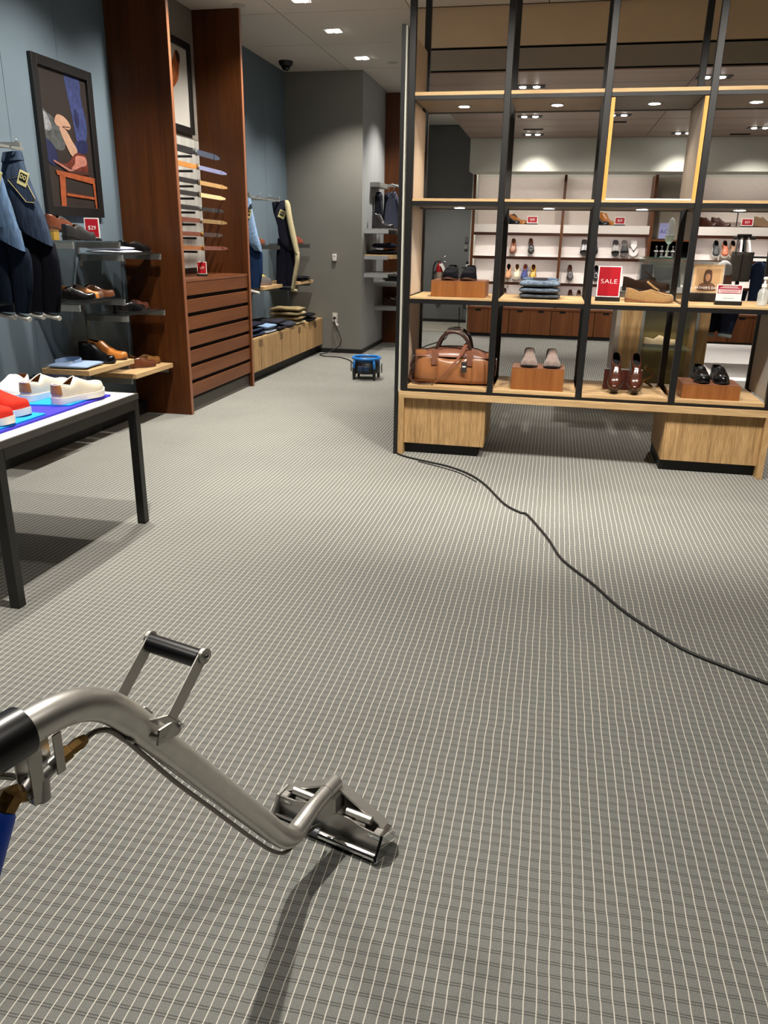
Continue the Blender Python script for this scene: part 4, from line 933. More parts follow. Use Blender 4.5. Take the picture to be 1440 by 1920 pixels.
hung('hanging_jeans', 'dark wash jeans with cream patch label hanging beside the picture', Y1,
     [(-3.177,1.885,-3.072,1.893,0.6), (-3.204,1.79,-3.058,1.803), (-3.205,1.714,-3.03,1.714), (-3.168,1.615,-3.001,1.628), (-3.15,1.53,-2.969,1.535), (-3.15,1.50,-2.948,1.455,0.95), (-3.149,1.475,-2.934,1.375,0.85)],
     [[(-3.149,1.49,-3.03,1.44), (-3.131,1.347,-3.02,1.33), (-3.128,1.2,-3.03,1.2), (-3.136,1.1,-3.05,1.1), (-3.15,0.99,-3.062,0.99)], [(-3.04,1.45,-2.936,1.385), (-3.035,1.33,-2.922,1.291), (-3.04,1.2,-2.919,1.205), (-3.055,1.1,-2.929,1.106), (-3.06,0.99,-2.955,0.99)]], 0.022, DK, SHADE_DK,
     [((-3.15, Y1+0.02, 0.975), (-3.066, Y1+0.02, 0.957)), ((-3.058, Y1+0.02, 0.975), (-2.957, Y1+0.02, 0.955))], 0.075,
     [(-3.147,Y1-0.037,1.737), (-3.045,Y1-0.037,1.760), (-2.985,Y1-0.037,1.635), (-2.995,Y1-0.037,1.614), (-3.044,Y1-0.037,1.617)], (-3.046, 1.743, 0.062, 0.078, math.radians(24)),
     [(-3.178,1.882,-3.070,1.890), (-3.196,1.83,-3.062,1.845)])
Y2 = 4.20
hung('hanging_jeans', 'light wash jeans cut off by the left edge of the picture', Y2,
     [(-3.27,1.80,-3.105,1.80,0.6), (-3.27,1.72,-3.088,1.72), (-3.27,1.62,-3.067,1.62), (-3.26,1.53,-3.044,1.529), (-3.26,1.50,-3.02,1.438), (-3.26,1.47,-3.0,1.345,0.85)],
     [[(-3.26,1.48,-3.13,1.42), (-3.25,1.30,-3.13,1.30), (-3.25,1.15,-3.13,1.15), (-3.25,1.0,-3.135,1.0)], [(-3.14,1.42,-3.0,1.355), (-3.13,1.32,-2.985,1.30), (-3.13,1.18,-2.993,1.183), (-3.13,1.0,-3.04,0.995)]], 0.022, LT, denim('shaded_light_wash_denim', (18, 26, 40), 0),  # leg tone darkened: shade below the seat is put into the colour
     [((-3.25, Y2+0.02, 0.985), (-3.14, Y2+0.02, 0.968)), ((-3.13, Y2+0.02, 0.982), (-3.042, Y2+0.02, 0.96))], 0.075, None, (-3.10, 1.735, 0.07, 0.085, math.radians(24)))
Y3 = 8.2
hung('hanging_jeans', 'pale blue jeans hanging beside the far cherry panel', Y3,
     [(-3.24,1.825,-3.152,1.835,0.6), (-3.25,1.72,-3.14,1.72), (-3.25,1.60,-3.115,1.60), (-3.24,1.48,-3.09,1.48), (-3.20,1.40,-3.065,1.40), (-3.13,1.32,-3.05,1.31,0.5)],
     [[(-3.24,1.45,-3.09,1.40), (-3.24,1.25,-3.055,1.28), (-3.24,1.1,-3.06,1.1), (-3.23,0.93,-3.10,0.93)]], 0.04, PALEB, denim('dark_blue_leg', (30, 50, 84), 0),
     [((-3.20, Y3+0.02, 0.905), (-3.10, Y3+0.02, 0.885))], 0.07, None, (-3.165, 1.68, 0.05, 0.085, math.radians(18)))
Y4 = 8.95
hung('hanging_jeans', 'navy jeans with kraft label hanging in the far alcove', Y4,
     [(-3.19,1.825,-3.02,1.85,0.6), (-3.175,1.72,-2.985,1.72), (-3.13,1.58,-2.96,1.58), (-3.12,1.48,-2.94,1.48), (-3.10,1.40,-2.92,1.40), (-3.02,1.32,-2.905,1.31,0.5)],
     [[(-3.14,1.45,-3.03,1.40), (-3.165,1.25,-3.04,1.25), (-3.17,1.1,-3.04,1.1), (-3.17,0.92,-3.05,0.92)], [(-3.04,1.42,-2.93,1.36), (-3.05,1.25,-2.915,1.25), (-3.05,1.1,-2.93,1.1), (-3.05,0.92,-2.94,0.92)]], 0.03, mat('charcoal_navy_denim', (40, 42, 54), 0.9, var=0.2, scale=60, bump=0.1), NAVY,
     [((-3.17, Y4, 0.90), (-2.95, Y4, 0.895))], 0.07, None, (-3.06, 1.70, 0.075, 0.085, math.radians(24)), None, NAVY)
hung('hanging_chinos', 'cream chinos hanging edge-on in front of the navy jeans', Y4-0.08,
     [(-3.005,1.845,-2.975,1.845,0.7), (-3.005,1.80,-2.955,1.81), (-2.985,1.65,-2.93,1.65), (-2.955,1.50,-2.897,1.50), (-2.93,1.40,-2.872,1.38), (-2.905,1.30,-2.855,1.28,0.9)],
     [[(-2.905,1.33,-2.853,1.30), (-2.90,1.20,-2.855,1.20), (-2.93,1.05,-2.885,1.05), (-2.955,0.90,-2.915,0.90)]], 0.0, mat('cream_chino', (168, 158, 126), 0.9, var=0.08, scale=60), MATS['cream_chino'],
     [((-2.955, Y4-0.08, 0.885), (-2.885, Y4-0.08, 0.88))], 0.10, None, None, None, MATS['cream_chino'])

# ================================================================ far alcove: bench, shelves, folded clothes
bn = thing('oak_bench_cabinet', 'low oak bench cabinet with finger-pull doors in the alcove', 'bench', (-3.22, 8.93, 0)); ob = (-3.22, 8.93, 0)
MB().box(-3.449, -2.995, 7.586, 10.268, 0.435, 0.455).build('bench_top', OAKY, bn, bevel=0.001, seg=1, off=ob)
MB().box(-3.449, -3.012, 7.586, 10.268, 0.105, 0.4345).build('carcass', mat('bench_inside', (60, 44, 30), 0.7), bn, off=ob)
MB().box(-3.40, -3.06, 7.6, 10.26, 0, 0.1045).build('plinth', KICK, bn, off=ob)
y = 7.60
for k in range(4):
    wd = 0.662
    d = MB().box(-3.0115, -2.994, y+0.003, y+wd-0.003, 0.11, 0.434).build('door', OAKV, bn, bevel=0.001, seg=1, off=ob)
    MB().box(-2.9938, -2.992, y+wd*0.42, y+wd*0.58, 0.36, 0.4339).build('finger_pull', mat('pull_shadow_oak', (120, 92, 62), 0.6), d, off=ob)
    MB().box(-2.9938, -2.9925, y+wd/2-0.002, y+wd/2+0.002, 0.111, 0.358).build('door_groove', mat('groove', (90, 66, 40), 0.7), d, off=ob)
    y += wd+0.003
bracket_shelf('grey steel shelf with brown boots in the far alcove', 8.32, 8.93, 1.375)
bracket_shelf('grey steel shelf behind the cream chinos in the far alcove', 9.52, 10.14, 1.385)
bracket_shelf('oak shelf with a yellow-grey sneaker in the far alcove', 8.30, 8.93, 0.945, 'oak')
bracket_shelf('oak shelf with black folded cloth in the grey corner', 9.50, 10.15, 0.945, 'oak')
shoe('chukka', 'brown ankle boot on the far alcove shelf', (-3.25, 8.36, 1.3755), math.radians(80), leather('alcove_brown', (110, 64, 46)), SOLE_BRN, LIN_BRN, 'lace facing', SOLE_BLK)
shoe('oxford', 'red-brown shoe behind the cream chinos on the far shelf', (-3.2, 9.62, 1.3855), math.radians(80), leather('alcove_red', (136, 66, 50)), SOLE_BRN, LIN_BRN, 'lace', SOLE_BLK)
shoe('sneaker', 'grey sneaker with yellow side panels on the far oak shelf', (-3.22, 8.40, 0.9455), math.radians(76), mat('sneaker_grey', (104, 100, 98), 0.8), mat('sneaker_sole_grey', (120, 104, 100), 0.7), LIN_BLK, 'counter facing', mat('sneaker_yellow', (206, 176, 40), 0.6))
folded('black cloth folded on the far oak shelf in the grey corner', (-3.22, 9.82, 0.9455), 0.30, 0.42, 0.05, BLKD, 0, 2, 31, 'clothes', 'folded_clothes')
KH = mat('khaki_cotton', (150, 132, 96), 0.9, var=0.1, scale=60); STN = mat('stone_cotton', (196, 180, 140), 0.9, var=0.1, scale=60)
def pile(y, x, items, w=0.30, d=0.36):
    z = 0.4555
    for lb, m_, h_, sd in items:
        folded(lb, (x, y, z), w, d, h_, m_, random.Random(sd).uniform(-0.06, 0.06), 1, sd, 'clothes', 'folded_clothes'); z += h_*1.2
pile(7.98, -3.17, [('bottom of three dark blue folded jeans at the near end of the oak bench', mat('blue_dk', (44, 58, 84), 0.9, var=0.2, scale=60), 0.042, 41), ('middle of three dark blue folded jeans at the near end of the oak bench', MATS['blue_dk'], 0.042, 42), ('top of three dark blue folded jeans at the near end of the oak bench', MATS['navy_denim'], 0.042, 43)])
pile(8.33, -3.13, [('white-edged folded jeans under the light blue pair on the oak bench', mat('white_denim', (178, 190, 208), 0.9, var=0.1, scale=60), 0.04, 44), ('light blue folded jeans on the oak bench', PALEB, 0.045, 45)], 0.26, 0.30)
pile(8.66, -3.17, [('lower charcoal folded sweater on the oak bench', mat('charcoal_knit', (44, 44, 52), 0.95, var=0.15, scale=120, bump=0.2), 0.055, 46), ('upper charcoal folded sweater on the oak bench', MATS['charcoal_knit'], 0.055, 47)], 0.36, 0.31)
pile(9.0, -3.12, [('grey-blue folded cloth between the sweaters and khakis', mat('grey_blue_cloth', (60, 62, 74), 0.9, var=0.15, scale=60), 0.06, 48)], 0.28, 0.26)
pile(9.34, -3.17, [('stone folded trousers at the bottom of the khaki pile', STN, 0.045, 49), ('khaki folded trousers second in the khaki pile', KH, 0.045, 50), ('stone folded trousers third in the khaki pile', STN, 0.045, 51), ('khaki folded trousers on top of the khaki pile', KH, 0.04, 52)], 0.38, 0.34)
pile(9.78, -3.12, [('black folded trousers at the far end of the oak bench', BLKD, 0.045, 53), ('black folded sweater on top at the far end of the oak bench', BLKD, 0.045, 54)], 0.30, 0.3)

# ================================================================ belts
def belt(label, z, y1, m1, m2, ybk=6.72, bk=STEEL, wd=0.034, x=-3.065, tipround=True, dz=-0.012):
    t = thing('belt', label, 'belt', (x, 6.72, z)); o = (x, 6.72, z)
    ys = [6.20, 6.40, 6.58, ybk]
    def pt(y, dx=0.0): return (x+dx+0.012*math.sin((y-6.2)*2.2), y, z+dz*(y-ybk))
    MB().band([pt(y) for y in ys], (0, 0, wd), 0.005).build('strap', m1, t, smooth=True, angle=40, off=o)
    MB().band([pt(y, -0.03) for y in ys], (0, 0, wd), 0.005).build('strap_back', m1, t, smooth=True, angle=40, off=o)
    n = 6; pts = [pt(ybk+0.004+(y1-ybk-0.004)*i/n, 0.001) for i in range(n+1)]
    ws = [(0, 0, wd)]*(n-1) + [(0, 0, wd*0.92), (0, 0, wd*0.45)]
    MB().band(pts, ws, 0.004).build('strap_end', m2, t, smooth=True, angle=40, off=o)
    c = Vector(pt(ybk, 0.006)); h = wd*0.62
    MB().tube([c+Vector(v) for v in ((0, -0.016, h), (0, 0.016, h), (0, 0.016, -h), (0, -0.016, -h))], 0.0042, 6, loop=True).build('buckle', bk, t, smooth=True, off=o)
    MB().tube([c+Vector((0.001, -0.016, 0)), c+Vector((0.004, 0.016, 0))], 0.002, 6).build('prong', bk, t, off=o)
    q = Vector(pt(y1-0.13, 0.002)); MB().tube([q+Vector(v) for v in ((0.004, 0, wd*0.54), (0.004, 0, -wd*0.54), (-0.005, 0, -wd*0.54), (-0.005, 0, wd*0.54))], 0.0028, 6, loop=True).build('keeper_loop', m2, t, off=o)
    MB().box(-3.399, x-0.035, 6.705, 6.735, z-0.042, z-0.024).build('peg', BLK, t, bevel=0.002, seg=1, off=o)
    return t
SLATE = leather('slate', (62, 70, 86)); LILAC = leather('lilac', (128, 132, 168)); BTAN = leather('belt_tan', (186, 124, 62)); CRM = leather('belt_cream', (222, 200, 150)); SAND = leather('sand', (186, 146, 96)); BBLK = leather('belt_black', (34, 32, 34)); BBRN = leather('belt_brown', (112, 60, 44)); OLV = leather('belt_olive', (140, 112, 70)); CGN = leather('belt_cognac', (150, 90, 44))
GOLD = mat('gold_buckle', (200, 150, 80), 0.3, 1.0)
belt('black and slate blue belt with silver buckle, topmost on the rack', 2.12, 7.21, BBLK, SLATE, 6.70, STEEL, 0.046)
belt('tan belt with lilac end, second from top on the rack', 2.005, 7.36, BTAN, LILAC, 6.72, GOLD)
belt('black belt with sand-coloured end, third from top on the rack', 1.885, 7.36, BBLK, SAND, 6.72, BBLK)
belt('black belt with cream end, fourth from top on the rack', 1.787, 7.30, BBLK, CRM, 6.72, BBLK)
belt('all black belt with silver buckle, fifth from top on the rack', 1.675, 7.25, BBLK, BBLK, 6.72, STEEL)
belt('brown belt with olive end, sixth from top on the rack', 1.577, 7.31, BBRN, OLV, 6.73, STEEL)
belt('brown belt with dark end, seventh from top on the rack', 1.465, 7.19, BBRN, leather('belt_umber', (64, 48, 44)), 6.73, GOLD)
belt('cognac belt with brown end, lowest on the rack', 1.352, 7.30, CGN, BBRN, 6.73, GOLD)
card_sign('red price card on the counter below the belts', (-3.10, 6.80, 1.1125), 0.085, 0.105, '$29', 0.028, rz=math.radians(14))

# ================================================================ light grey side wall: shelves, jackets, boots
def side_shelf(label, y0, y1, z, kind='steel', xe=-2.08):
    t = thing('side_wall_shelf', label, 'shelf', (-2.459, (y0+y1)/2, z)); o = (-2.459, (y0+y1)/2, z)
    for y in (y0+0.008, y1-0.008):
        MB().box(-2.459, xe-0.06, y-0.007, y+0.007, z-0.06, z-0.013).build('bracket_arm', LGREY, t, bevel=0.001, seg=1, off=o)
    MB().box(-2.455, xe, y0+0.017, y1-0.017, z-0.05 if kind == 'oak' else z-0.012, z).build('shelf_plate', OAKY if kind == 'oak' else mat('steel_plate', (150, 150, 146), 0.4, 0.5), t, bevel=0.001, seg=1, off=o)
side_shelf('pale steel shelf under the black lace-up boot', 10.39, 10.98, 1.585)
side_shelf('oak shelf with black folded sweaters on the light grey wall', 10.39, 10.98, 1.265, 'oak')
side_shelf('empty steel shelf on the light grey wall', 10.39, 10.98, 1.04)
side_shelf('steel shelf with silver sneakers on the light grey wall', 10.99, 11.58, 0.90)
side_shelf('lowest steel shelf with brown shoes on the light grey wall', 10.99, 11.58, 0.575)
b = shoe('boot', 'black lace-up boot with grey speed laces on the light grey wall', (-2.40, 10.62, 1.5855), math.radians(-12), leather('boot_black', (34, 30, 32)), SOLE_BLK, LIN_BLK)
lq = LASTS['boot']
for k in range(6): part('lace', 'bootlace%d' % k, lambda k=k: MB().tube([Vector(lq.p(0.32+0.035*k, 0.80, -1, 0.004)), Vector(lq.p(0.335+0.035*k, 1.0, 1, 0.005)), Vector(lq.p(0.35+0.035*k, 0.80, 1, 0.004))], 0.003, 6), mat('grey_lace', (170, 170, 170), 0.6), b)
folded('black folded sweater, lower, on the light grey wall shelf', (-2.25, 10.68, 1.2655), 0.36, 0.42, 0.06, BLKD, 0, 1, 61, 'clothes', 'folded_clothes')
folded('black folded sweater with white tag, upper, on the light grey wall', (-2.24, 10.66, 1.347), 0.32, 0.38, 0.06, NAVY, 0.1, 1, 62, 'clothes', 'folded_clothes', tagm=SIGNW)
shoe('sneaker', 'silver and black sneaker on the light grey wall shelf', (-2.34, 11.2, 0.9005), math.radians(-6), leather('sneak_dark', (28, 28, 30)), SOLE_BLK, LIN_BLK, 'facing cap', mat('silver_panel', (190, 190, 190), 0.35, 0.4))
shoe('oxford', 'dark brown shoe on the lowest light grey wall shelf', (-2.36, 11.18, 0.5755), math.radians(-12), DBR, SOLE_BRN, LIN_TAN, 'lace cap', SOLE_WHT)
shoe('oxford', 'brown shoe behind the dark brown one, lowest light grey wall shelf', (-2.34, 11.42, 0.5755), math.radians(-8), BR, SOLE_BRN, LIN_TAN, 'lace cap', SOLE_WHT)
t = thing('jacket_rail', 'pale steel rail holding dark jackets on the light grey wall', 'rail', (-2.459, 10.95, 2.15)); o = (-2.459, 10.95, 2.15)
MB().box(-2.459, -2.12, 11.2, 11.22, 2.13, 2.165).build('rail_arm', LGREY, t, off=o); MB().box(-2.459, -2.33, 10.72, 11.2, 2.10, 2.16).build('rail_box', DSTEEL, t, bevel=0.003, seg=1, off=o); MB().cyl((-2.14, 10.55, 2.12), (-2.14, 11.22, 2.12), 0.012, n=10).build('rail_bar', LGREY, t, smooth=True, angle=40, off=o)
JK = mat('jacket_black', (36, 38, 46), 0.85, var=0.15, scale=40); JK2 = mat('jacket_slate', (66, 70, 88), 0.8, var=0.15, scale=40)
def jacket(label, x, y, m_, w_=0.20, top=2.05, bot=1.60):
    t = thing('hanging_jacket', label, 'jacket', (x, y, bot)); o = (x, y, bot)
    loft_lr([(x-0.03, top+0.0, x+0.03, top+0.0, 0.5), (x-0.055, top-0.05, x+0.05, top-0.05, 0.9), (x-w_*0.42, top-0.14, x+w_*0.42, top-0.14), (x-w_*0.5, top-0.30, x+w_*0.5, top-0.30), (x-w_*0.52, bot, x+w_*0.5, bot)], y, 0.10).build('body', m_, t, smooth=True, angle=80, off=o)
    loft_lr([(x+w_*0.12, top-0.10, x+w_*0.40, top-0.12, 0.7), (x+w_*0.26, top-0.25, x+w_*0.50, top-0.25), (x+w_*0.30, bot+0.06, x+w_*0.50, bot+0.06)], y-0.035, 0.07).build('sleeve', m_, t, smooth=True, angle=80, off=o)
    MB().band(catmull([(x-0.035, y-0.03, top-0.02), (x, y-0.055, top-0.05), (x+0.035, y-0.03, top-0.02)], 4), (0, 0, 0.03), 0.006).build('collar', JK2, t, smooth=True, angle=40, off=o)
    MB().tube(catmull([(x, y, top), (x, y, top+0.03), (x+0.012, y, top+0.05), (x+0.004, y, top+0.066)], 4), 0.004, 6).build('hanger_hook', STEEL, t, smooth=True, off=o)
jacket('black jacket hanging leftmost above the lace-up boot', -2.385, 10.92, JK, 0.13)
jacket('black jacket hanging second, above the lace-up boot', -2.29, 11.06, JK, 0.13)
jacket('slate grey jacket hanging nearest the bookcase edge', -2.17, 10.84, JK2, 0.24)

# cherry fin, wall switch, outlet, plug and cord
t = tag(MB().box(-2.459, -2.255, 11.60, 11.64, 0.0, 3.34).build('cherry_fin_panel', CHERRY, None), 'narrow dark cherry fin panel standing off the light grey wall', 'panel')
MB().box(-2.2548, -2.25, 11.60, 11.64, 0.0, 3.34).build('edge_band_lit', CEDGE, t)
t = thing('wall_sensor', 'small white box on the grey corner wall at chest height', 'sensor', (-2.82, 10.269, 1.18)); MB().box(-0.026, 0.026, -0.028, 0.0, 0, 0.085).build('body', SIGNW, t, bevel=0.004); MB().box(-0.014, 0.014, -0.0295, -0.0285, 0.05, 0.07).build('window', LGREY, t)
t = thing('wall_outlet', 'white wall outlet low on the grey corner wall', 'outlet', (-2.82, 10.269, 0.41)); MB().box(-0.036, 0.036, -0.007, 0.0, 0, 0.115).build('plate', mat('outlet_plate', (196, 192, 184), 0.5), t, bevel=0.002, seg=1); MB().box(-0.018, 0.018, -0.0095, -0.0075, 0.062, 0.098).build('socket', SIGNW, t)
t = thing('power_plug', 'black plug with pale tag in the wall outlet', 'plug', (-2.82, 10.255, 0.42)); MB().box(-0.016, 0.016, -0.03, 0.0, 0.02, 0.052).build('plug_body', BLK, t, bevel=0.004); MB().band([(0.0, -0.032, 0.02), (0.02, -0.034, -0.02), (0.05, -0.036, -0.055)], (0.03, 0, 0.015), 0.002).build('tag_label', SIGNW, t)

# ================================================================ goods on the bookcase
RISER = wood('riser_veneer', (124, 74, 36), (150, 96, 52), 2, 12, 0.4)
RTOP = wood('riser_top_veneer', (110, 66, 44), (134, 86, 60), 0, 12, 0.3)
def riser(label, x0, x1, y0, y1, z, h, rz=0.0):
    t = thing('display_riser', label, 'riser', ((x0+x1)/2, (y0+y1)/2, z), rz); w, d = (x1-x0)/2, (y1-y0)/2
    MB().box(-w, w, -d, d, 0, h-0.005).build('box', RISER, t, bevel=0.001, seg=1); MB().box(-w, w, -d, d, h-0.0048, h).build('top_board', RTOP, t)
    return t
ZU, ZL = 1.0905, 0.4955
riser('orange-brown wood riser under two navy loafers on the waist shelf', -0.808, -0.446, 5.37, 5.66, ZU, 0.105)
NVS = mat('navy_nubuck', (9, 9, 15), 0.95, var=0.15, scale=80)
for x, lb in ((-0.70, 'navy suede loafer on the wood riser, left one'), (-0.575, 'navy suede loafer on the wood riser, right one')):
    shoe('loafer', lb, (x, 5.672, ZU+0.1055), -PI/2, NVS, SOLE_BRN, LIN_BLK, 'saddle apron', BLKD, sc_=1.02)
z = ZU
for k, (lb, m_) in enumerate((('grey-blue folded jeans at the bottom of the stack on the waist shelf', mat('grey_denim', (64, 69, 75), 0.9, var=0.4, scale=40, bump=0.15)), ('mid blue folded jeans in the middle of the stack on the waist shelf', mat('mid_denim', (82, 92, 104), 0.9, var=0.4, scale=40, bump=0.15)), ('light blue folded jeans with leather patch on top of the stack', mat('sky_denim', (92, 104, 118), 0.9, var=0.45, scale=40, bump=0.15)))):
    h_ = (0.032, 0.036, 0.040)[k]
    t = folded(lb, (-0.095, 5.54, z+0.0005), 0.27, 0.25, h_, m_, (0.02, -0.02, 0.01)[k], 1, 71+k); z += h_*1.10
MB().box(-0.05, 0.05, 0.055, 0.058, 0.030, 0.055).build('leather_patch', mat('patch_navy', (44, 40, 48), 0.6), t); MB().box(-0.052, 0.052, 0.0585, 0.0605, 0.028, 0.057).build('patch_border', mat('patch_pink', (190, 160, 150), 0.6), t)
pillow_b = pillow(0.25, 0.06, 0.02, 5).build('waistband', mat('waist_dark', (74, 88, 106), 0.9, var=0.2, scale=40), t, smooth=True); pillow_b.location = (0, 0.085, 0.034)
# SALE sign
t = thing('sale_sign', 'red SALE sign in a black foot on the waist shelf', 'sign', (0.347, 5.46, ZU), math.radians(-3))
MB().box(-0.078, 0.078, -0.03, 0.03, 0, 0.026).build('foot', BLK, t, bevel=0.002, seg=1)
c = MB().box(-0.073, 0.073, -0.002, 0.002, 0.0262, 0.218).build('card', SIGNW, t); c.rotation_euler = (math.radians(-4), 0, 0)
MB().box(-0.067, 0.067, -0.0032, -0.0021, 0.032, 0.213).build('red_field', mat('sale_red', (158, 6, 26), 0.4), c)
text('lettering', 'SALE', 0.040, INK, c, (0, -0.0036, 0.122), sx=1.28, ext=0.0003, thin=0.0008)
# tan loafer, dark loafer on a dark riser
shoe('loafer', 'tan suede kiltie loafer with stacked heel beside the sale sign', (0.455, 5.425, ZU), math.radians(1), suede('tan_suede', (142, 110, 70)), mat('sole_tan', (120, 80, 48), 0.6), LIN_TAN, 'tongue tassel apron')
t = riser('small dark wood riser under the dark brown suede loafer', 0.49, 0.72, 5.55, 5.66, ZU, 0.06)
shoe('loafer', 'dark brown suede tassel loafer raised behind the tan one', (0.445, 5.605, ZU+0.0605), math.radians(-3), mat('dark_nubuck', (34, 22, 14), 0.95, var=0.15, scale=80), SOLE_BLK, LIN_BRN, 'tongue tassel')
# father's day poster stand
t = thing('poster_stand', "tan FATHER'S DAY poster in a clear stand on the waist shelf", 'poster', (0.99, 5.70, ZU), math.radians(-4))
MB().box(-0.10, 0.10, -0.04, 0.05, 0, 0.055).build('dark_base', mat('dark_cloth_base', (34, 30, 28), 0.9, var=0.3, scale=30), t, bevel=0.01)
MB().box(-0.098, 0.098, 0.0, 0.004, 0.056, 0.255).build('clear_back', glass('acrylic', (240, 244, 246), 0.25), t)
c = MB().box(-0.092, 0.092, -0.004, -0.0005, 0.056, 0.236).build('poster', mat('poster_tan', (190, 158, 118), 0.5, var=0.06, scale=10), t)
MB().box(-0.075, 0.075, -0.0046, -0.0041, 0.090, 0.212).build('poster_panel', mat('poster_tan_dark', (172, 138, 98), 0.5), c)
def flat(name, pts, m_, par, y): MB().add([(a, y, b) for a, b in pts], [tuple(range(len(pts)))]).build(name, m_, par)
HB = mat('print_hood_brown', (92, 62, 42), 0.5, var=0.3, scale=60)
flat('printed_shoulders', sm([(-0.052, 0.072), (-0.050, 0.105), (-0.030, 0.120), (0.0, 0.124), (0.030, 0.120), (0.050, 0.105), (0.052, 0.072)]), HB, c, -0.0050)
flat('printed_hood', sm([(-0.022, 0.125), (-0.026, 0.155), (-0.020, 0.196), (0.0, 0.205), (0.020, 0.196), (0.026, 0.155), (0.022, 0.125), (0.0, 0.108)]), mat('print_hood_dark', (70, 46, 30), 0.5), c, -0.0053)
flat('printed_face', sm([(-0.012, 0.140), (-0.015, 0.165), (0.0, 0.180), (0.015, 0.165), (0.012, 0.140), (0.0, 0.130)]), mat('print_face_tone', (150, 108, 78), 0.5), c, -0.0056)
text('poster_lettering', "FATHER'S DAY", 0.0225, INK, c, (0, -0.006, 0.088), ext=0.0002)
text('poster_heading', 'HAPPY', 0.008, HB, c, (0, -0.006, 0.222), ext=0.0002)
# notice card
t = thing('notice_card', 'white notice card with dark red header in a black foot', 'sign', (1.086, 5.44, ZU), math.radians(-2))
MB().box(-0.080, 0.080, -0.03, 0.03, 0, 0.024).build('foot', BLK, t, bevel=0.002, seg=1)
c = MB().box(-0.076, 0.076, -0.002, 0.002, 0.0242, 0.124).build('card', SIGNW, t); CRIM = mat('notice_crimson', (150, 24, 50), 0.5)
MB().box(-0.070, 0.070, -0.003, -0.0021, 0.098, 0.119).build('header_band', CRIM, c); MB().box(-0.070, 0.070, -0.003, -0.0021, 0.069, 0.0975).build('crimson_frame', CRIM, c); MB().box(-0.065, 0.065, -0.0036, -0.0031, 0.073, 0.094).build('text_field', mat('notice_pink', (236, 214, 214), 0.5), c)
for z_, w_, y_, m_ in ((0.112, 0.045, -0.0036, INK), (0.104, 0.058, -0.0036, INK), (0.089, 0.056, -0.0042, CRIM), (0.083, 0.060, -0.0042, CRIM), (0.077, 0.050, -0.0042, CRIM), (0.060, 0.060, -0.0027, MATS['notice_pink']), (0.054, 0.055, -0.0027, MATS['notice_pink']), (0.040, 0.032, -0.0027, DSTEEL)):
    MB().box(-w_, w_, y_, y_+0.0004, z_-0.0013, z_+0.0013).build('text_line', m_, c)
# hand sanitiser
t = thing('sanitiser_bottle', 'clear pump bottle of hand sanitiser at the right end of the waist shelf', 'bottle', (1.292, 5.46, ZU))
MB().lathe([(0.030, 0), (0.032, 0.006), (0.032, 0.075), (0.026, 0.095), (0.014, 0.106), (0.014, 0.112)], 20).build('bottle', glass('clear_plastic', (226, 232, 230), 0.35, 0.08), t, smooth=True, angle=50)
MB().lathe([(0.028, 0.004), (0.029, 0.03)], 18).build('gel', glass('gel', (214, 222, 220), 0.5, 0.1), t, smooth=True, angle=40)
MB().cyl((0, 0, 0.02), (0, 0, 0.112), 0.003, n=8).build('dip_tube', SIGNW, t)
MB().lathe([(0.016, 0.1125), (0.016, 0.130), (0.007, 0.134), (0.006, 0.158), (0.012, 0.160), (0.012, 0.172), (0.004, 0.176)], 16).build('pump', SIGNW, t, smooth=True, angle=50)
MB().tube([(0, 0, 0.167), (0.02, -0.005, 0.168), (0.04, -0.01, 0.163)], 0.006, 8).build('nozzle', SIGNW, t, smooth=True)

# ---------------------------------------------------------------- leather duffle on the lowest shelf
dz = ZL+0.0005; od = (-0.648, 5.555, dz)
DUF = mat('duffle_tan_leather', (146, 94, 56), 0.36, var=0.18, scale=9, bump=0.06, coat=0.2); DUFT = mat('duffle_top_leather', (128, 82, 62), 0.35, var=0.15, scale=10, coat=0.15); DUFD = leather('duffle_dark', (60, 36, 28))
t = thing('duffle_bag', 'tan leather duffle bag with dark handles on the lowest shelf', 'bag', od, math.radians(2)); t.scale = (1.12, 1.0, 1.12)
def duff_sec(u):
    e = abs(u); hw = 0.165*(1-0.10*e**3) - 0.10*max(0, e-0.86)/0.14*0.55
    return hw, 0.178 - 0.012*math.cos(3.0*u) + 0.008*e
rings = []
NU = 17
for i in range(NU):
    u = -1+2*i/(NU-1); hw, hh = duff_sec(u); x_ = 0.255*u - 0.02*math.copysign(max(0, abs(u)-0.7), u)
    ring = []
    for k in range(20):
        a = 2*PI*k/20; c, s = math.cos(a), math.sin(a)
        cy = math.copysign(abs(c)**0.42, c); cz = math.copysign(abs(s)**0.42, s)
        zz = hh/2 + hh/2*cz
        pinch = 1 - 0.16*(cz+1)/2 - 0.30*max(0, cz)*abs(u)**5 - 0.05*abs(u)**3*math.sin(3*cz)
        bul = 1 + 0.035*math.sin(6*u+1.3+1.5*cz)*max(0, 1-cz*cz) + 0.02*math.sin(13*u-2*cz)*max(0, 1-cz*cz)
        sx = x_*(1 - 0.045*(1-cz*cz)*abs(u)**4)
        ring.append((sx, hw*cy*pinch*bul, zz+0.006*math.sin(7*u+c)*max(0, cz)))
    rings.append(ring)
MB().rings(rings).build('body', DUF, t, smooth=True, angle=70)
rings = []
for i in range(13):
    u = -1+2*i/12; x_ = 0.235*u; hh = 0.052*max(0.0, 1-abs(u)**2.6)+0.002
    rings.append([(x_, 0.125*math.cos(q), 0.168+hh*max(0, math.sin(q))) for q in [PI*k/10 for k in range(11)]])
tp = MB().rings(rings, closed=False, cap=False).build('top_panel', DUFT, t, smooth=True, angle=70)
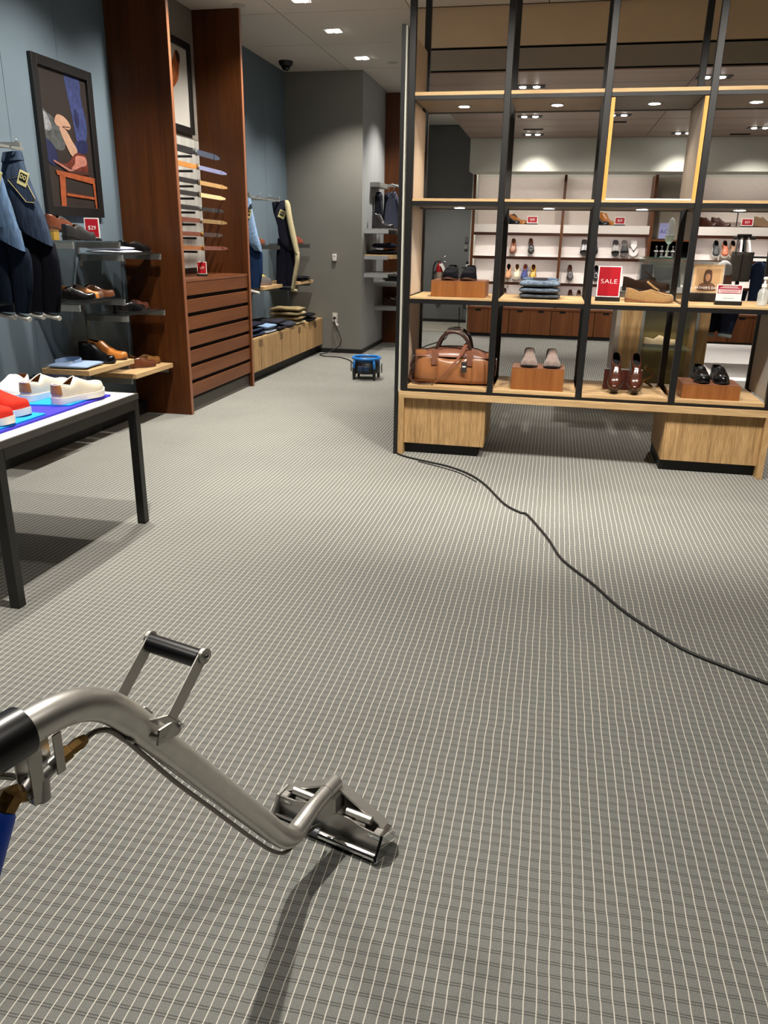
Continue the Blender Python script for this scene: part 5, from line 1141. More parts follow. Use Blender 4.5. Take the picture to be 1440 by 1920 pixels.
MB().tube([(0.235*u, -0.002, 0.171+0.052*max(0.0, 1-abs(u)**2.6)) for u in [-0.95+0.19*k for k in range(11)]], 0.004, 6).build('zipper', DUFD, tp, smooth=True)
for y_, lean_ in ((-0.10, -0.02), (0.09, 0.03)):
    hp = catmull([(-0.115, y_-0.03, 0.150), (-0.108, y_, 0.215), (-0.075, y_+lean_, 0.285), (-0.03, y_+lean_*1.4, 0.318), (0.03, y_+lean_*1.4, 0.316), (0.078, y_+lean_, 0.275), (0.100, y_, 0.215), (0.110, y_-0.03, 0.150)], 5)
    MB().tube(hp, 0.0105, 8).build('handle', DUFD, t, smooth=True)
MB().box(-0.05, 0.045, -0.155, 0.06, 0.317, 0.331).xf(Matrix.Translation((0, 0.02, 0))).build('handle_wrap', leather('wrap', (110, 88, 74)), t, bevel=0.004)
for x_ in (-0.112, 0.104): MB().box(x_-0.02, x_+0.02, -0.150, -0.140, 0.120, 0.215).xf(Matrix.Rotation(0, 4, 'X')).build('handle_anchor', DUFT, t, bevel=0.003)
for x_ in (-0.092, 0.125):
    MB().tube([(x_, -0.172, z_) for z_ in (0.012, 0.05, 0.1, 0.14, 0.168)], 0.0035, 6).build('seam_piping', DUF, t, smooth=True)
MB().band(catmull([(0.075, -0.10, 0.255), (0.055, -0.150, 0.20), (0.025, -0.176, 0.155), (-0.02, -0.180, 0.10), (-0.07, -0.181, 0.045), (-0.11, -0.186, 0.010)], 5), (0.030, 0.0, 0.022), 0.005).build('shoulder_strap', DUFT, t, smooth=True, angle=40)
MB().tube(catmull([(-0.11, -0.188, 0.012), (-0.16, -0.188, 0.008), (-0.21, -0.180, 0.008), (-0.262, -0.11, 0.02), (-0.278, -0.03, 0.07), (-0.262, -0.01, 0.13)], 5), 0.010, 8, flat=0.5).build('strap_tail', DUFD, t, smooth=True)
MB().box(0.055, 0.090, -0.184, -0.179, 0.085, 0.150).build('luggage_tag', mat('tag_charcoal', (44, 40, 40), 0.5), t, bevel=0.002, seg=1)
MB().box(0.062, 0.083, -0.1865, -0.1842, 0.117, 0.124).build('tag_mark', SIGNW, t)
for x_ in (-0.262, 0.262):
    MB().tube([Vector((x_, 0.02*math.cos(q), 0.135+0.02*math.sin(q))) for q in [i*0.63 for i in range(10)]], 0.004, 6, loop=True).build('strap_ring', DSTEEL, t, smooth=True)
    MB().band([(x_, -0.01, 0.15), (x_*1.01, -0.02, 0.10), (x_*0.99, -0.03, 0.05)], (0, 0.024, 0), 0.006).build('end_strap', DUFD, t, smooth=True, angle=40)

# risers and shoes on the lowest shelf
riser('orange-brown wood riser under two grey suede boots on the lowest shelf', -0.235, 0.115, 5.37, 5.63, ZL, 0.148)
GS = suede('rose_grey', (134, 116, 108))
for x, lb in ((-0.135, 'rose-grey suede ankle boot on the wood riser, left one'), (0.018, 'rose-grey suede ankle boot on the wood riser, right one')):
    shoe('desert', lb, (x, 5.655, ZL+0.1485), -PI/2+0.03, GS, SOLE_BLK, GS, 'facing', sc_=0.95)
t = thing('angled_shoe_rest', 'dark red-brown board the brown derby shoes lean on', 'shoe rest', (0.512, 5.565, ZL))
MB().box(-0.125, 0.125, 0, 0.018, 0, 0.135).build('board', mat('rest_brown', (76, 32, 26), 0.4), t, bevel=0.001, seg=1); MB().box(-0.125, 0.125, 0.0185, 0.11, 0, 0.012).build('foot_board', MATS['rest_brown'], t); MB().box(-0.125, 0.125, -0.002, 0.03, 0.1352, 0.141).build('top_rail', DSTEEL, t)
MAH = leather('mahogany', (66, 32, 20), 0.2)
for x, lb in ((0.447, 'polished brown derby shoe leaning toe down, left one'), (0.577, 'polished brown derby shoe leaning toe down, right one')):
    bb = math.radians(41); toe = Vector((x, 5.352, ZL+0.008)); f = Vector((0, -math.cos(bb), -math.sin(bb)))
    shoe('oxford', lb, tuple(toe-f*0.272+Vector((0, 0.020, 0.004))), -PI/2, MAH, SOLE_BLK, LIN_BLK, 'facing lace cap', MAH, ry=bb, sc_=0.91)
t = thing('brass_ornament', 'small twisted brass ornament behind the brown derby shoes', 'ornament', (0.70, 5.72, ZL), 0.3)
BRASS = mat('aged_brass', (150, 120, 70), 0.3, 0.9)
MB().tube(catmull([(0.03*math.cos(q*1.1), 0.02*math.sin(q*1.1), 0.006+0.016*q) for q in range(10)], 4), 0.008, 8).build('coil', BRASS, t, smooth=True); MB().cyl((0, 0, 0), (0, 0, 0.006), 0.04, n=18).build('foot', BRASS, t, smooth=True, angle=40)
riser('low orange-brown wood riser under two black dress shoes', 0.875, 1.235, 5.37, 5.64, ZL, 0.095)
for x, lb in ((0.995, 'polished black dress shoe on the low riser, left one'), (1.115, 'polished black dress shoe on the low riser, right one')):
    shoe('oxford', lb, (x, 5.66, ZL+0.0955), -PI/2+0.04, K, SOLE_BLK, LIN_BLK, 'facing lace cap', K, sc_=0.93)

# ================================================================ back room: glass display case and goods behind the bookcase
dc = thing('glass_display_case', 'oak and glass display case standing behind the bookcase', 'display case', (0.94, 7.55, 0)); oc = (0.94, 7.55, 0)
MB().box(0.56, 0.60, 7.30, 7.85, 0, 1.055).build('side_panel', mat('case_grey', (150, 138, 124), 0.6), dc, off=oc)
MB().box(0.6005, 0.775, 7.30, 7.85, 0, 1.055).build('oak_pier', OAKV, dc, off=oc)
MB().box(1.255, 1.34, 7.30, 7.85, 0, 1.055).build('oak_pier', OAKV, dc, off=oc)
OLI = mat('olive_back', (112, 94, 30), 0.6, var=0.08, scale=5)
MB().box(0.7755, 1.2545, 7.80, 7.83, 0.12, 0.98).build('olive_back', OLI, dc, off=oc)
MB().box(0.7755, 1.2545, 7.31, 7.84, 0.0, 0.119).build('case_floor', OAK, dc, off=oc)
MB().box(0.7755, 1.2545, 7.30, 7.84, 0.985, 1.055).build('top_rail', OAK, dc, off=oc)
MB().box(0.776, 1.254, 7.302, 7.308, 0.121, 0.983).build('glass_front', glass('case_glass', (200, 210, 190), 0.035), dc, off=oc)
MB().box(0.776, 0.80, 7.309, 7.33, 0.121, 0.983).build('steel_stile', DSTEEL, dc, off=oc); MB().box(1.23, 1.254, 7.309, 7.33, 0.121, 0.983).build('steel_stile', DSTEEL, dc, off=oc)
MB().box(0.801, 1.229, 7.34, 7.79, 0.560, 0.568).build('glass_shelf', glass('shelf_clear', (150, 170, 150), 0.3), dc, off=oc)
MB().box(0.555, 1.52, 7.285, 7.86, 1.0555, 1.098).build('white_top', WHITE, dc, bevel=0.002, seg=1, off=oc)
spot(dc, (1.02, 7.5, 0.97), (1.02, 7.6, 0.3), 0.8, 120, 0.8, 0.03, WARM)
shoe('slipon', 'pale slip-on shoe on the glass shelf of the display case', (0.835, 7.52, 0.5685), math.radians(2), mat('pale_canvas', (206, 186, 150), 0.85), mat('sole_grey', (84, 84, 74), 0.6), LIN_TAN)
# glass vitrine on the case top
v = thing('glass_vitrine', 'frameless glass vitrine on the display case top', 'vitrine', (0.92, 7.5, 1.0985)); ov = (0.92, 7.5, 1.0985)
for a in ((0.725, 0.731, 7.32, 7.68), (1.109, 1.115, 7.32, 7.68)): MB().box(*a, 1.099, 1.335).build('glass_side', GLASS, v, off=ov)
MB().box(0.7315, 1.1085, 7.32, 7.326, 1.099, 1.335).build('glass_side', GLASS, v, off=ov); MB().box(0.7315, 1.1085, 7.674, 7.68, 1.099, 1.335).build('glass_side', GLASS, v, off=ov)
MB().box(0.725, 1.115, 7.32, 7.68, 1.3355, 1.342).build('glass_lid', GREDGE, v, off=ov)
t = tag(MB().box(0.745, 0.845, 7.57, 7.66, 1.0995, 1.28).build('blue_box', mat('blue_carton', (52, 60, 100), 0.6), None, bevel=0.002, seg=1), 'dark blue carton inside the glass vitrine', 'box')
t = tag(MB().prism([(0.86, 7.45, 1.0995), (1.08, 7.45, 1.0995), (1.08, 7.62, 1.26), (0.86, 7.62, 1.26), ], (0, 0.02, 0.01)).build('picture_card', mat('slate_card', (70, 80, 88), 0.4, var=0.4, scale=14), None), 'slanted dark picture card inside the glass vitrine', 'card')
t = thing('acrylic_lamp_stand', 'white stem with clear dome standing on the vitrine', 'stand', (0.93, 7.5, 1.3425))
MB().lathe([(0.05, 0), (0.05, 0.006)], 18).build('foot', WHITE, t, smooth=True, angle=40); MB().cyl((0, 0, 0.0065), (0.012, 0, 0.11), 0.007, n=10).build('stem', WHITE, t, smooth=True, angle=40)
MB().lathe([(0.012, 0.11), (0.032, 0.135), (0.040, 0.18)], 16, (0.012, 0, 0)).build('cup', mat('milky_white', (236, 232, 222), 0.4), t, smooth=True, angle=60); MB().lathe([(0.030, 0.182), (0.036, 0.22), (0.034, 0.27), (0.020, 0.31), (0.004, 0.325)], 16, (0.016, 0, 0)).build('dome', glass('dome_glass', (226, 230, 230), 0.35), t, smooth=True, angle=60)
# dark photo box and knitted hats on the case
t = thing('photo_box', 'black box with small photo labels on the display case', 'box', (1.24, 7.58, 1.0985)); MB().box(-0.10, 0.10, -0.08, 0.10, 0, 0.215).build('carton', BLK, t, bevel=0.002, seg=1)
for k in (-1, 1): MB().box(k*0.045-0.03, k*0.045+0.03, -0.0825, -0.0805, 0.12, 0.20).build('photo_label', mat('photo_grey', (110, 106, 100), 0.5, var=0.5, scale=60), t)
# garment rack
g = thing('garment_rack', 'black garment rack behind the right bay of the bookcase', 'rack', (1.86, 8.05, 0)); og = (1.86, 8.05, 0)
for x_ in (1.455,):
    MB().box(1.645, 1.675, 8.03, 8.06, 0.93, 1.515).build('upper_post', BLK, g, off=og); MB().box(1.44, 1.675, 8.03, 8.06, 0.90, 0.9295).build('cross_arm', BLK, g, off=og)
    MB().box(x_-0.015, x_+0.015, 8.03, 8.06, 0.0, 0.8995).build('upright', wood('rack_brown', (74, 50, 36), (92, 64, 46), 2, 10), g, off=og); MB().box(x_-0.02, x_+0.02, 7.85, 8.25, 0, 0.03).xf(Matrix.Translation((0, 0, 0))).build('foot', BLK, g, off=og)
MB().cyl((1.57, 8.045, 1.515), (1.76, 8.045, 1.515), 0.012, n=10).build('top_bar', BLK, g, smooth=True, angle=40, off=og)
MB().cyl((1.66, 8.075, 1.352), (2.10, 8.075, 1.352), 0.009, n=10).build('shirt_arm', BLK, g, smooth=True, angle=40, off=og)
# grey tote with striped straps
t = thing('tote_bag', 'dark grey tote bag with striped straps hanging behind the bookcase', 'bag', (1.645, 7.95, 1.14)); ot = (1.645, 7.95, 1.14)
TG = mat('tote_grey', (86, 80, 74), 0.9, var=0.12, scale=60)
loft_lr([(1.555,1.40,1.750,1.395,0.5), (1.55,1.36,1.748,1.36), (1.548,1.25,1.745,1.25), (1.546,1.16,1.742,1.16), (1.548,1.14,1.74,1.14,0.6)], 7.95, 0.07).build('bag_body', TG, t, smooth=True, angle=60, off=ot)
MB().box(1.640, 1.650, 7.910, 7.916, 1.16, 1.38).build('bag_crease', mat('tote_dark', (56, 50, 46), 0.9), t, off=ot)
for k in range(4): MB().band([(1.585+0.04*k, 7.93, 1.395), (1.60+0.035*k, 7.99, 1.46), (1.612+0.028*k, 8.045, 1.53)], (0.018, 0, 0), 0.004).build('strap', SIGNW if k % 2 else BLK, t, off=ot)
MB().box(1.60, 1.72, 8.025, 8.065, 1.5285, 1.55).build('strap_loop', BLK, t, bevel=0.004, off=ot)
# navy t-shirt
t = thing('hanging_tshirt', 'navy T-shirt with small white mark hanging at the right edge', 'shirt', (1.90, 8.05, 0.9)); oh = (1.90, 8.05, 0.9); TS_ = mat('navy_jersey', (36, 46, 68), 0.9, var=0.08, scale=60)
loft_lr([(1.80,1.315,2.06,1.315,0.5), (1.765,1.28,2.10,1.28), (1.77,1.18,2.09,1.18), (1.775,1.0,2.08,1.0), (1.775,0.9,2.08,0.9,0.7)], 8.05, 0.09).build('body', TS_, t, smooth=True, angle=70, off=oh)
loft_lr([(1.72,1.22,1.77,1.28), (1.71,1.14,1.775,1.16)], 8.05, 0.07).build('sleeve', TS_, t, smooth=True, angle=70, off=oh); MB().band(catmull([(1.85, 8.01, 1.318), (1.90, 7.995, 1.29), (1.98, 7.995, 1.29), (2.02, 8.01, 1.318)], 4), (0, 0, 0.014), 0.004).build('collar', SHADE_DK, t, smooth=True, angle=40, off=oh)
MB().box(1.87, 1.905, 7.999, 8.001, 1.21, 1.218).build('chest_mark', SIGNW, t, off=oh); MB().tube([(1.93, 8.05, 1.315), (1.93, 8.06, 1.355), (1.93, 8.075, 1.366)], 0.004, 6).build('hanger_hook', STEEL, t, off=oh)
# knitted hat bundle
t = thing('knit_hat', 'white fluffy knitted hat on pink cloth behind the notice card', 'hat', (1.42, 7.42, 1.0985), 0)
pk = MB().lathe([(0.062, 0), (0.068, 0.03), (0.066, 0.09), (0.05, 0.115)], 18).build('pink_cloth', mat('pink_knit', (176, 128, 118), 0.95, var=0.1, scale=60), t, smooth=True, angle=60)
MB().lathe([(0.058, 0.110), (0.066, 0.13), (0.064, 0.17), (0.05, 0.205), (0.025, 0.225), (0.004, 0.23)], 18, (-0.01, 0, 0)).build('white_knit', mat('white_fleece', (226, 226, 228), 0.95, bump=0.6, scale=40), t, smooth=True, angle=60)
# jeans hanging low with pale cuff
hung('cropped_jeans', 'dark jeans with pale rolled cuff hanging beside the display case', 7.93,
     [(1.46,1.06,1.74,1.06,0.7), (1.455,0.98,1.73,0.98), (1.45,0.86,1.70,0.86), (1.44,0.76,1.68,0.76), (1.445,0.70,1.665,0.69)],
     [[(1.425,0.80,1.53,0.80), (1.42,0.68,1.51,0.68)], [(1.54,0.80,1.68,0.78), (1.53,0.68,1.66,0.67)]], -0.01, NAVY, mat('leg_navy', (34, 40, 60), 0.9, var=0.2, scale=60),
     [((1.435, 7.90, 0.665), (1.50, 7.89, 0.652)), ((1.53, 7.885, 0.665), (1.65, 7.885, 0.650))], 0.09, None, None, None, mat('cuff_mint', (150, 166, 168), 0.9))
# white table with books, low white platform
t = thing('white_display_table', 'white-topped display table in the right of the back room', 'table', (2.5, 9.3, 0))
MB().box(-0.55, 0.55, -0.4, 0.4, 0.80, 0.83).build('table_top', WHITE, t, bevel=0.002, seg=1)
MB().box(0.1, 0.4, -0.15, 0.15, 0.145, 0.7995).build('pedestal', WHITE, t)
t = tag(MB().box(2.05, 2.35, 9.0, 9.3, 0.8305, 0.86).build('book', mat('book_cover', (170, 196, 214), 0.4), None, bevel=0.002, seg=1), 'pale blue book on the white display table', 'book')
t = tag(MB().box(1.62, 3.4, 8.6, 11.9, 0.0, 0.14).build('white_platform', mat('platform_white', (226, 222, 220), 0.6, var=0.02, scale=4), None, bevel=0.004, seg=1), 'low white display platform on the carpet behind the right bay', 'platform')

# ================================================================ fire extinguisher and bottle by the far door
t = thing('fire_extinguisher', 'red fire extinguisher with white tag on the far grey wall', 'extinguisher', (-2.09, 14.88, 0.62))
MB().lathe([(0.058, 0), (0.064, 0.012), (0.064, 0.36), (0.052, 0.41), (0.022, 0.435), (0.020, 0.455)], 18).build('cylinder', mat('extinguisher_red', (150, 16, 22), 0.3), t, smooth=True, angle=50)
MB().lathe([(0.0650, 0.13), (0.0650, 0.29)], 18).build('label', mat('extinguisher_label', (150, 132, 118), 0.6, var=0.3, scale=60), t, smooth=True, angle=40)
MB().tube([(0, 0, 0.455), (0, 0, 0.50), (0.05, -0.03, 0.53), (0.11, -0.05, 0.57)], 0.012, 8).build('lever', STEEL, t, smooth=True); MB().tube([(0.01, -0.01, 0.49), (0.08, -0.04, 0.48), (0.13, -0.06, 0.46)], 0.008, 8).build('handle', STEEL, t, smooth=True)
MB().tube(catmull([(-0.01, 0, 0.48), (-0.08, 0, 0.46), (-0.115, 0, 0.36), (-0.115, 0, 0.22), (-0.085, -0.01, 0.10)], 5), 0.013, 8).build('hose', BLK, t, smooth=True)
MB().band([(0.03, -0.07, 0.44), (0.07, -0.08, 0.38), (0.10, -0.085, 0.31)], (0.05, 0, 0.02), 0.002).build('paper_tag', SIGNW, t); MB().lathe([(0.0665, 0.09), (0.0665, 0.11)], 18).build('wall_strap', BLK, t); MB().box(-0.03, 0.03, 0.06, 0.118, 0.2, 0.4).build('wall_hook', BLK, t)
t = thing('spray_bottle', 'black bottle with white collar on a ledge by the far door', 'bottle', (-1.58, 14.88, 0.72))
MB().lathe([(0.05, 0), (0.055, 0.02), (0.055, 0.24), (0.03, 0.30)], 16).build('bottle', BLK, t, smooth=True, angle=50); MB().lathe([(0.034, 0.3005), (0.034, 0.335)], 16).build('collar', SIGNW, t, smooth=True, angle=40); MB().box(-0.03, 0.03, -0.03, 0.03, 0.3355, 0.39).build('trigger_head', BLK, t, bevel=0.008); MB().tube([(0.02, 0, 0.37), (0.05, 0, 0.41)], 0.014, 8).build('nozzle', BLK, t)
t = tag(MB().box(-1.67, -1.49, 14.80, 14.97, 0.69, 0.7195).build('wall_ledge', DGREY, None, bevel=0.002, seg=1), 'small grey ledge by the far door carrying a black bottle', 'ledge')
tag(MB().tube(catmull([(-1.70, 14.96, 0.30), (-1.69, 14.90, 0.03), (-1.62, 14.2, 0.008), (-1.66, 13.2, 0.008), (-1.60, 12.2, 0.008), (-1.75, 11.3, 0.008), (-1.80, 10.4, 0.008), (-1.45, 9.4, 0.008)], 6), 0.008, 6).build('floor_cable', BLK, None, smooth=True), 'thin black cable running up to the far door, seen over the duffle', 'cable')

# ================================================================ display table with sneakers
tb = thing('display_table', 'low display table with white top and black steel frame at left', 'table', (-2.4, 3.04, 0)); ot = (-2.4, 3.04, 0)
TX0, TX1, TY0, TY1 = -3.04, -2.015, 2.49, 3.575
TFR = mat('table_black_steel', (13, 12, 12), 0.4); TEDGE = mat('table_grey_edge', (74, 71, 67), 0.45)
MB().box(TX0+0.012, TX1-0.012, TY0+0.012, TY1-0.012, 0.672, 0.690).build('white_top', mat('table_white', (226, 222, 218), 0.5), tb, off=ot)
for a in ((TX1-0.0115, TX1, TY0, TY1), (TX0, TX0+0.0115, TY0, TY1), (TX0+0.0118, TX1-0.0118, TY0, TY0+0.0115), (TX0+0.0118, TX1-0.0118, TY1-0.0115, TY1)):
    MB().box(*a, 0.662, 0.6905).build('edge_strip', TEDGE, tb, off=ot)
for a in ((TX1-0.045, TX1-0.001, TY0+0.046, TY1-0.046), (TX0+0.001, TX0+0.045, TY0+0.046, TY1-0.046), (TX0+0.046, TX1-0.046, TY0+0.001, TY0+0.045), (TX0+0.046, TX1-0.046, TY1-0.045, TY1-0.001)):
    MB().box(*a, 0.615, 0.6615).build('apron', TFR, tb, off=ot)
for x in (TX0+0.001, TX1-0.045):
    for y in (TY0+0.001, TY1-0.045): MB().box(x, x+0.044, y, y+0.044, 0, 0.6615).build('leg', TFR, tb, bevel=0.002, seg=1, off=ot)
tag(MB().box(-2.70, -2.10, 2.50, 3.46, 0.6905, 0.7005).build('felt_mat', mat('violet_blue_felt', (70, 62, 190), 0.9, var=0.1, scale=90, bump=0.1), None, bevel=0.001, seg=1), 'violet-blue felt mat on the white display table', 'mat')
LBF = mat('sky_blue_felt', (40, 150, 226), 0.9, var=0.06, scale=90, bump=0.1)
tag(MB().prism([(-2.118, 3.14, 0.7008), (-2.118, 3.42, 0.7008), (-2.44, 3.42, 0.7008), (-2.44, 3.08, 0.7008)], (0, 0, 0.007)).build('felt_square', LBF, None), 'bright blue felt piece under the cream slip-ons', 'mat')
tag(MB().prism([(-2.112, 2.60, 0.7008), (-2.112, 2.955, 0.7008), (-2.45, 2.985, 0.7008), (-2.45, 2.60, 0.7008)], (0, 0, 0.007)).build('felt_square', LBF, None), 'bright blue felt piece under the red slip-ons', 'mat')
ZS = 0.7082
CRMC = mat('cream_canvas', (214, 204, 184), 0.9, var=0.05, scale=120, bump=0.15); TANP = leather('heel_tan', (160, 112, 66)); REDC = mat('red_canvas', (206, 50, 36), 0.9, var=0.06, scale=120, bump=0.15); WHC = mat('white_canvas', (222, 220, 214), 0.9, var=0.04, scale=120, bump=0.15)
INNER = mat('patterned_lining', (164, 122, 80), 0.8, var=0.5, scale=60)
for x, y, a, lb in ((-2.185, 3.135, 79, 'cream slip-on with tan heel tab, right one on the display table'), (-2.355, 3.15, 84, 'cream slip-on with tan heel tab, left one on the display table')):
    t = shoe('slipon', lb, (x, y, ZS), math.radians(a), CRMC, mat('sole_offwhite', (226, 222, 214), 0.6), INNER, 'tab', TANP)
    l = LASTS['slipon']; part('collar_binding', 'slipbind', lambda: MB().tube([l.p(tt, 1.0, -1, 0.001) for tt in TS if tt < l.tt] + [l.p(l.tt, 1, 1, 0.001)] + [l.p(tt, 1.0, 1, 0.001) for tt in reversed(TS) if tt < l.tt], 0.003, 6), WHC, t)
for x, y, a, lb in ((-2.445, 2.905, -3, 'red canvas slip-on, farther one at the left picture edge'), (-2.40, 2.735, -3, 'red canvas slip-on, nearer one at the left picture edge')):
    shoe('slipon', lb, (x, y, ZS), math.radians(a), REDC, SOLE_WHT, LIN_WHT)
shoe('slipon', 'white slip-on with tan lining behind the cream pair at left', (-2.545, 3.42, 0.7008), math.radians(-76), WHC, SOLE_WHT, leather('tan_lining', (128, 76, 44)))
hb = shoe('boot', 'white high-top sneaker at the left picture edge behind the red slip-ons', (-2.66, 3.27, 0.7008), math.radians(-76), WHC, SOLE_WHT, LIN_WHT, name='high_top_sneaker', sc_=0.98)

# ================================================================ carpet cleaning wand
WC = Vector((-0.45, 1.54, 0)); WU = Vector((-0.28401534, -0.95881973, 0)); WN = Vector((0.95881973, -0.28401534, 0))
def wp(s, z, w=0.0): return WC + WU*s + WN*w + Vector((0, 0, z))
wd = thing('carpet_cleaning_wand', 'stainless steel carpet cleaning wand standing on the carpet', 'cleaning wand', tuple(WC)); ow = tuple(WC)
SS = mat('wand_stainless', (206, 203, 197), 0.33, 0.84, var=0.05, scale=30); SSD = mat('wand_plate_steel', (184, 181, 174), 0.4, 0.75); CHR = mat('wand_chrome', (214, 214, 214), 0.08, 1.0); RUB = mat('wand_black_grip', (20, 20, 22), 0.32); BRS = mat('wand_brass', (120, 92, 52), 0.35, 0.9, var=0.2, scale=80); BLU = mat('wand_blue_cuff', (14, 66, 178), 0.45); ALU = mat('valve_aluminium', (158, 156, 152), 0.42, 0.8)
path = catmull([wp(*q) for q in ((-0.030, 0.140), (0.054, 0.137), (0.112, 0.125), (0.150, 0.122), (0.192, 0.155), (0.278, 0.272), (0.402, 0.443), (0.481, 0.553), (0.545, 0.640), (0.590, 0.702), (0.632, 0.748), (0.677, 0.776), (0.724, 0.788), (0.777, 0.791), (0.85, 0.792))], 6)
n = len(path); rs = []
for i, p in enumerate(path):
    s = (p-WC).dot(WU); rs.append(0.019 + (0.0262-0.019)*min(1, max(0, (s-0.05)/0.14)))
MB().tube(path, rs, 24).build('tube', SS, wd, smooth=True, angle=60, off=ow)
MB().tube([wp(-0.045, 0.140), wp(-0.020, 0.140), wp(-0.0, 0.1395)], [0.020, 0.0205, 0.0205], 20).build('neck_collar', SS, wd, smooth=True, angle=50, off=ow)
MB().tube([wp(0.772, 0.791), wp(0.776, 0.791), wp(0.80, 0.791), wp(1.02, 0.788)], [0.029, 0.036, 0.0365, 0.0365], 24).build('rubber_grip', RUB, wd, smooth=True, angle=50, off=ow)
# D handle
def bar(name, pts, w_, th, m_):
    MB().band(pts, w_, th).build(name, m_, wd, bevel=0.0008, seg=1, off=ow)
GS_, GZ = 0.474, 0.768
for sd in (-1, 1):
    dirv = Vector((0, 0, 1))*0.0; base = wp(0.552, 0.700, sd*0.058); tip = wp(GS_-0.004, GZ+0.006, sd*0.058)
    d_ = (tip-base).normalized(); side = d_.cross(WN).normalized()*0.026
    bar('handle_bar', [base-d_*0.0, base+(tip-base)*0.5, tip+d_*0.006], side, 0.004, SSD)
    foot = wp(0.566, 0.690, sd*0.030); bar('handle_foot', [base, (base+foot)/2+WU*0.002, foot], side, 0.004, SSD)
    MB().tube([tip-WN*0.0, tip+WN*sd*0.006], [0.014, 0.014], 14).build('bar_eye', SSD, wd, smooth=True, angle=40, off=ow)
    MB().tube([tip+WN*sd*0.0062, tip+WN*sd*0.012], [0.0055, 0.004], 10).build('handle_bolt', CHR, wd, smooth=True, off=ow)
MB().tube([wp(GS_, GZ, -0.0555), wp(GS_, GZ, 0.0555)], 0.0165, 20).build('handle_grip', RUB, wd, smooth=True, angle=50, off=ow)
# clamp round the tube under the handle
cl = [wp(0.553, 0.653) + (WN*math.cos(q) + Vector((0, 0, 1))*0.62*math.sin(q) + WU*0.75*math.sin(q))*0.031 for q in [2*PI*i/16 for i in range(16)]]
MB().tube(cl, 0.006, 8, loop=True).build('clamp_ring', SSD, wd, smooth=True, off=ow)
for sd in (-1, 1):
    MB().prism([wp(0.56, 0.672, sd*0.032), wp(0.520, 0.672, sd*0.034), wp(0.505, 0.652, sd*0.034), wp(0.52, 0.640, sd*0.033), wp(0.566, 0.645, sd*0.031)], WN*sd*0.004).build('clamp_plate', SSD, wd, off=ow)
    MB().tube([wp(0.516, 0.657, sd*0.036), wp(0.516, 0.657, sd*0.044)], [0.006, 0.005], 10).build('clamp_bolt', CHR, wd, smooth=True, angle=40, off=ow)
# valve bracket, trigger, brass fittings, spray line
for s0, s1, zt, zb in ((0.765, 0.785, 0.775, 0.676), (0.728, 0.742, 0.766, 0.700)):
    for sd in (-1, 1): MB().prism([wp(s0, zt, sd*0.014), wp(s1, zt, sd*0.014), wp(s1, zb, sd*0.014), wp(s0, zb, sd*0.014)], WN*sd*0.003).build('bracket_plate', SSD, wd, off=ow)
MB().tube([wp(0.79, 0.690), wp(0.772, 0.700), wp(0.742, 0.708), wp(0.722, 0.712)], [0.013, 0.014, 0.012, 0.010], 12).build('valve_body', ALU, wd, smooth=True, angle=50, off=ow)
MB().tube([wp(0.764, 0.706, 0.004), wp(0.768, 0.672, 0.004)], [0.014, 0.0155], 12).build('valve_cap', ALU, wd, smooth=True, angle=40, off=ow)
MB().tube([wp(0.725, 0.711), wp(0.708, 0.713), wp(0.706, 0.713), wp(0.690, 0.715), wp(0.688, 0.715), wp(0.676, 0.716)], [0.012, 0.012, 0.009, 0.011, 0.011, 0.008], 6).build('brass_fitting', BRS, wd, off=ow)
MB().tube(catmull([wp(0.80, 0.73), wp(0.84, 0.755), wp(0.90, 0.75)], 5), 0.008, 10, flat=0.6).build('trigger_lever', ALU, wd, smooth=True, off=ow)
MB().tube([wp(0.786, 0.690), wp(0.805, 0.705), wp(0.806, 0.705), wp(0.822, 0.690)], [0.012, 0.014, 0.017, 0.017], 6).build('brass_elbow', BRS, wd, off=ow)
MB().tube([wp(0.815, 0.702), wp(0.826, 0.686)], [0.015, 0.014], 6).build('brass_nut', BRS, wd, off=ow)
MB().tube([wp(0.824, 0.690), wp(0.828, 0.684), wp(0.872, 0.60), wp(0.95, 0.45)], [0.018, 0.021, 0.022, 0.022], 18).build('blue_hose_cuff', BLU, wd, smooth=True, angle=60, off=ow)
MB().tube(catmull([wp(0.677, 0.716), wp(0.655, 0.716), wp(0.630, 0.702), wp(0.604, 0.670), wp(0.588, 0.648), wp(0.503, 0.519), wp(0.412, 0.392), wp(0.305, 0.242), wp(0.229, 0.142), wp(0.178, 0.096), (wp(0.12, 0.088)), wp(0.056, 0.075), wp(0.03, 0.06)], 5), 0.0045, 8).build('spray_line', mat('spray_line_steel', (120, 116, 110), 0.35, 0.9), wd, smooth=True, off=ow)
for s, z in ((0.596, 0.664), (0.398, 0.400), (0.215, 0.150)):
    MB().tube([wp(s, z)+Vector(v) for v in [tuple((WN*math.cos(q) + (WU*0.6+Vector((0, 0, 0.8)))*math.sin(q))*0.010) for q in [i*0.785 for i in range(8)]]], 0.003, 6, loop=True).build('line_clip', STEEL, wd, smooth=True, off=ow)
rod = [wp(s, z) for s, z in ((0.575, 0.645), (0.41, 0.413), (0.235, 0.172))]
MB().tube(rod, 0.0045, 8).build('guide_rod', CHR, wd, smooth=True, off=ow)
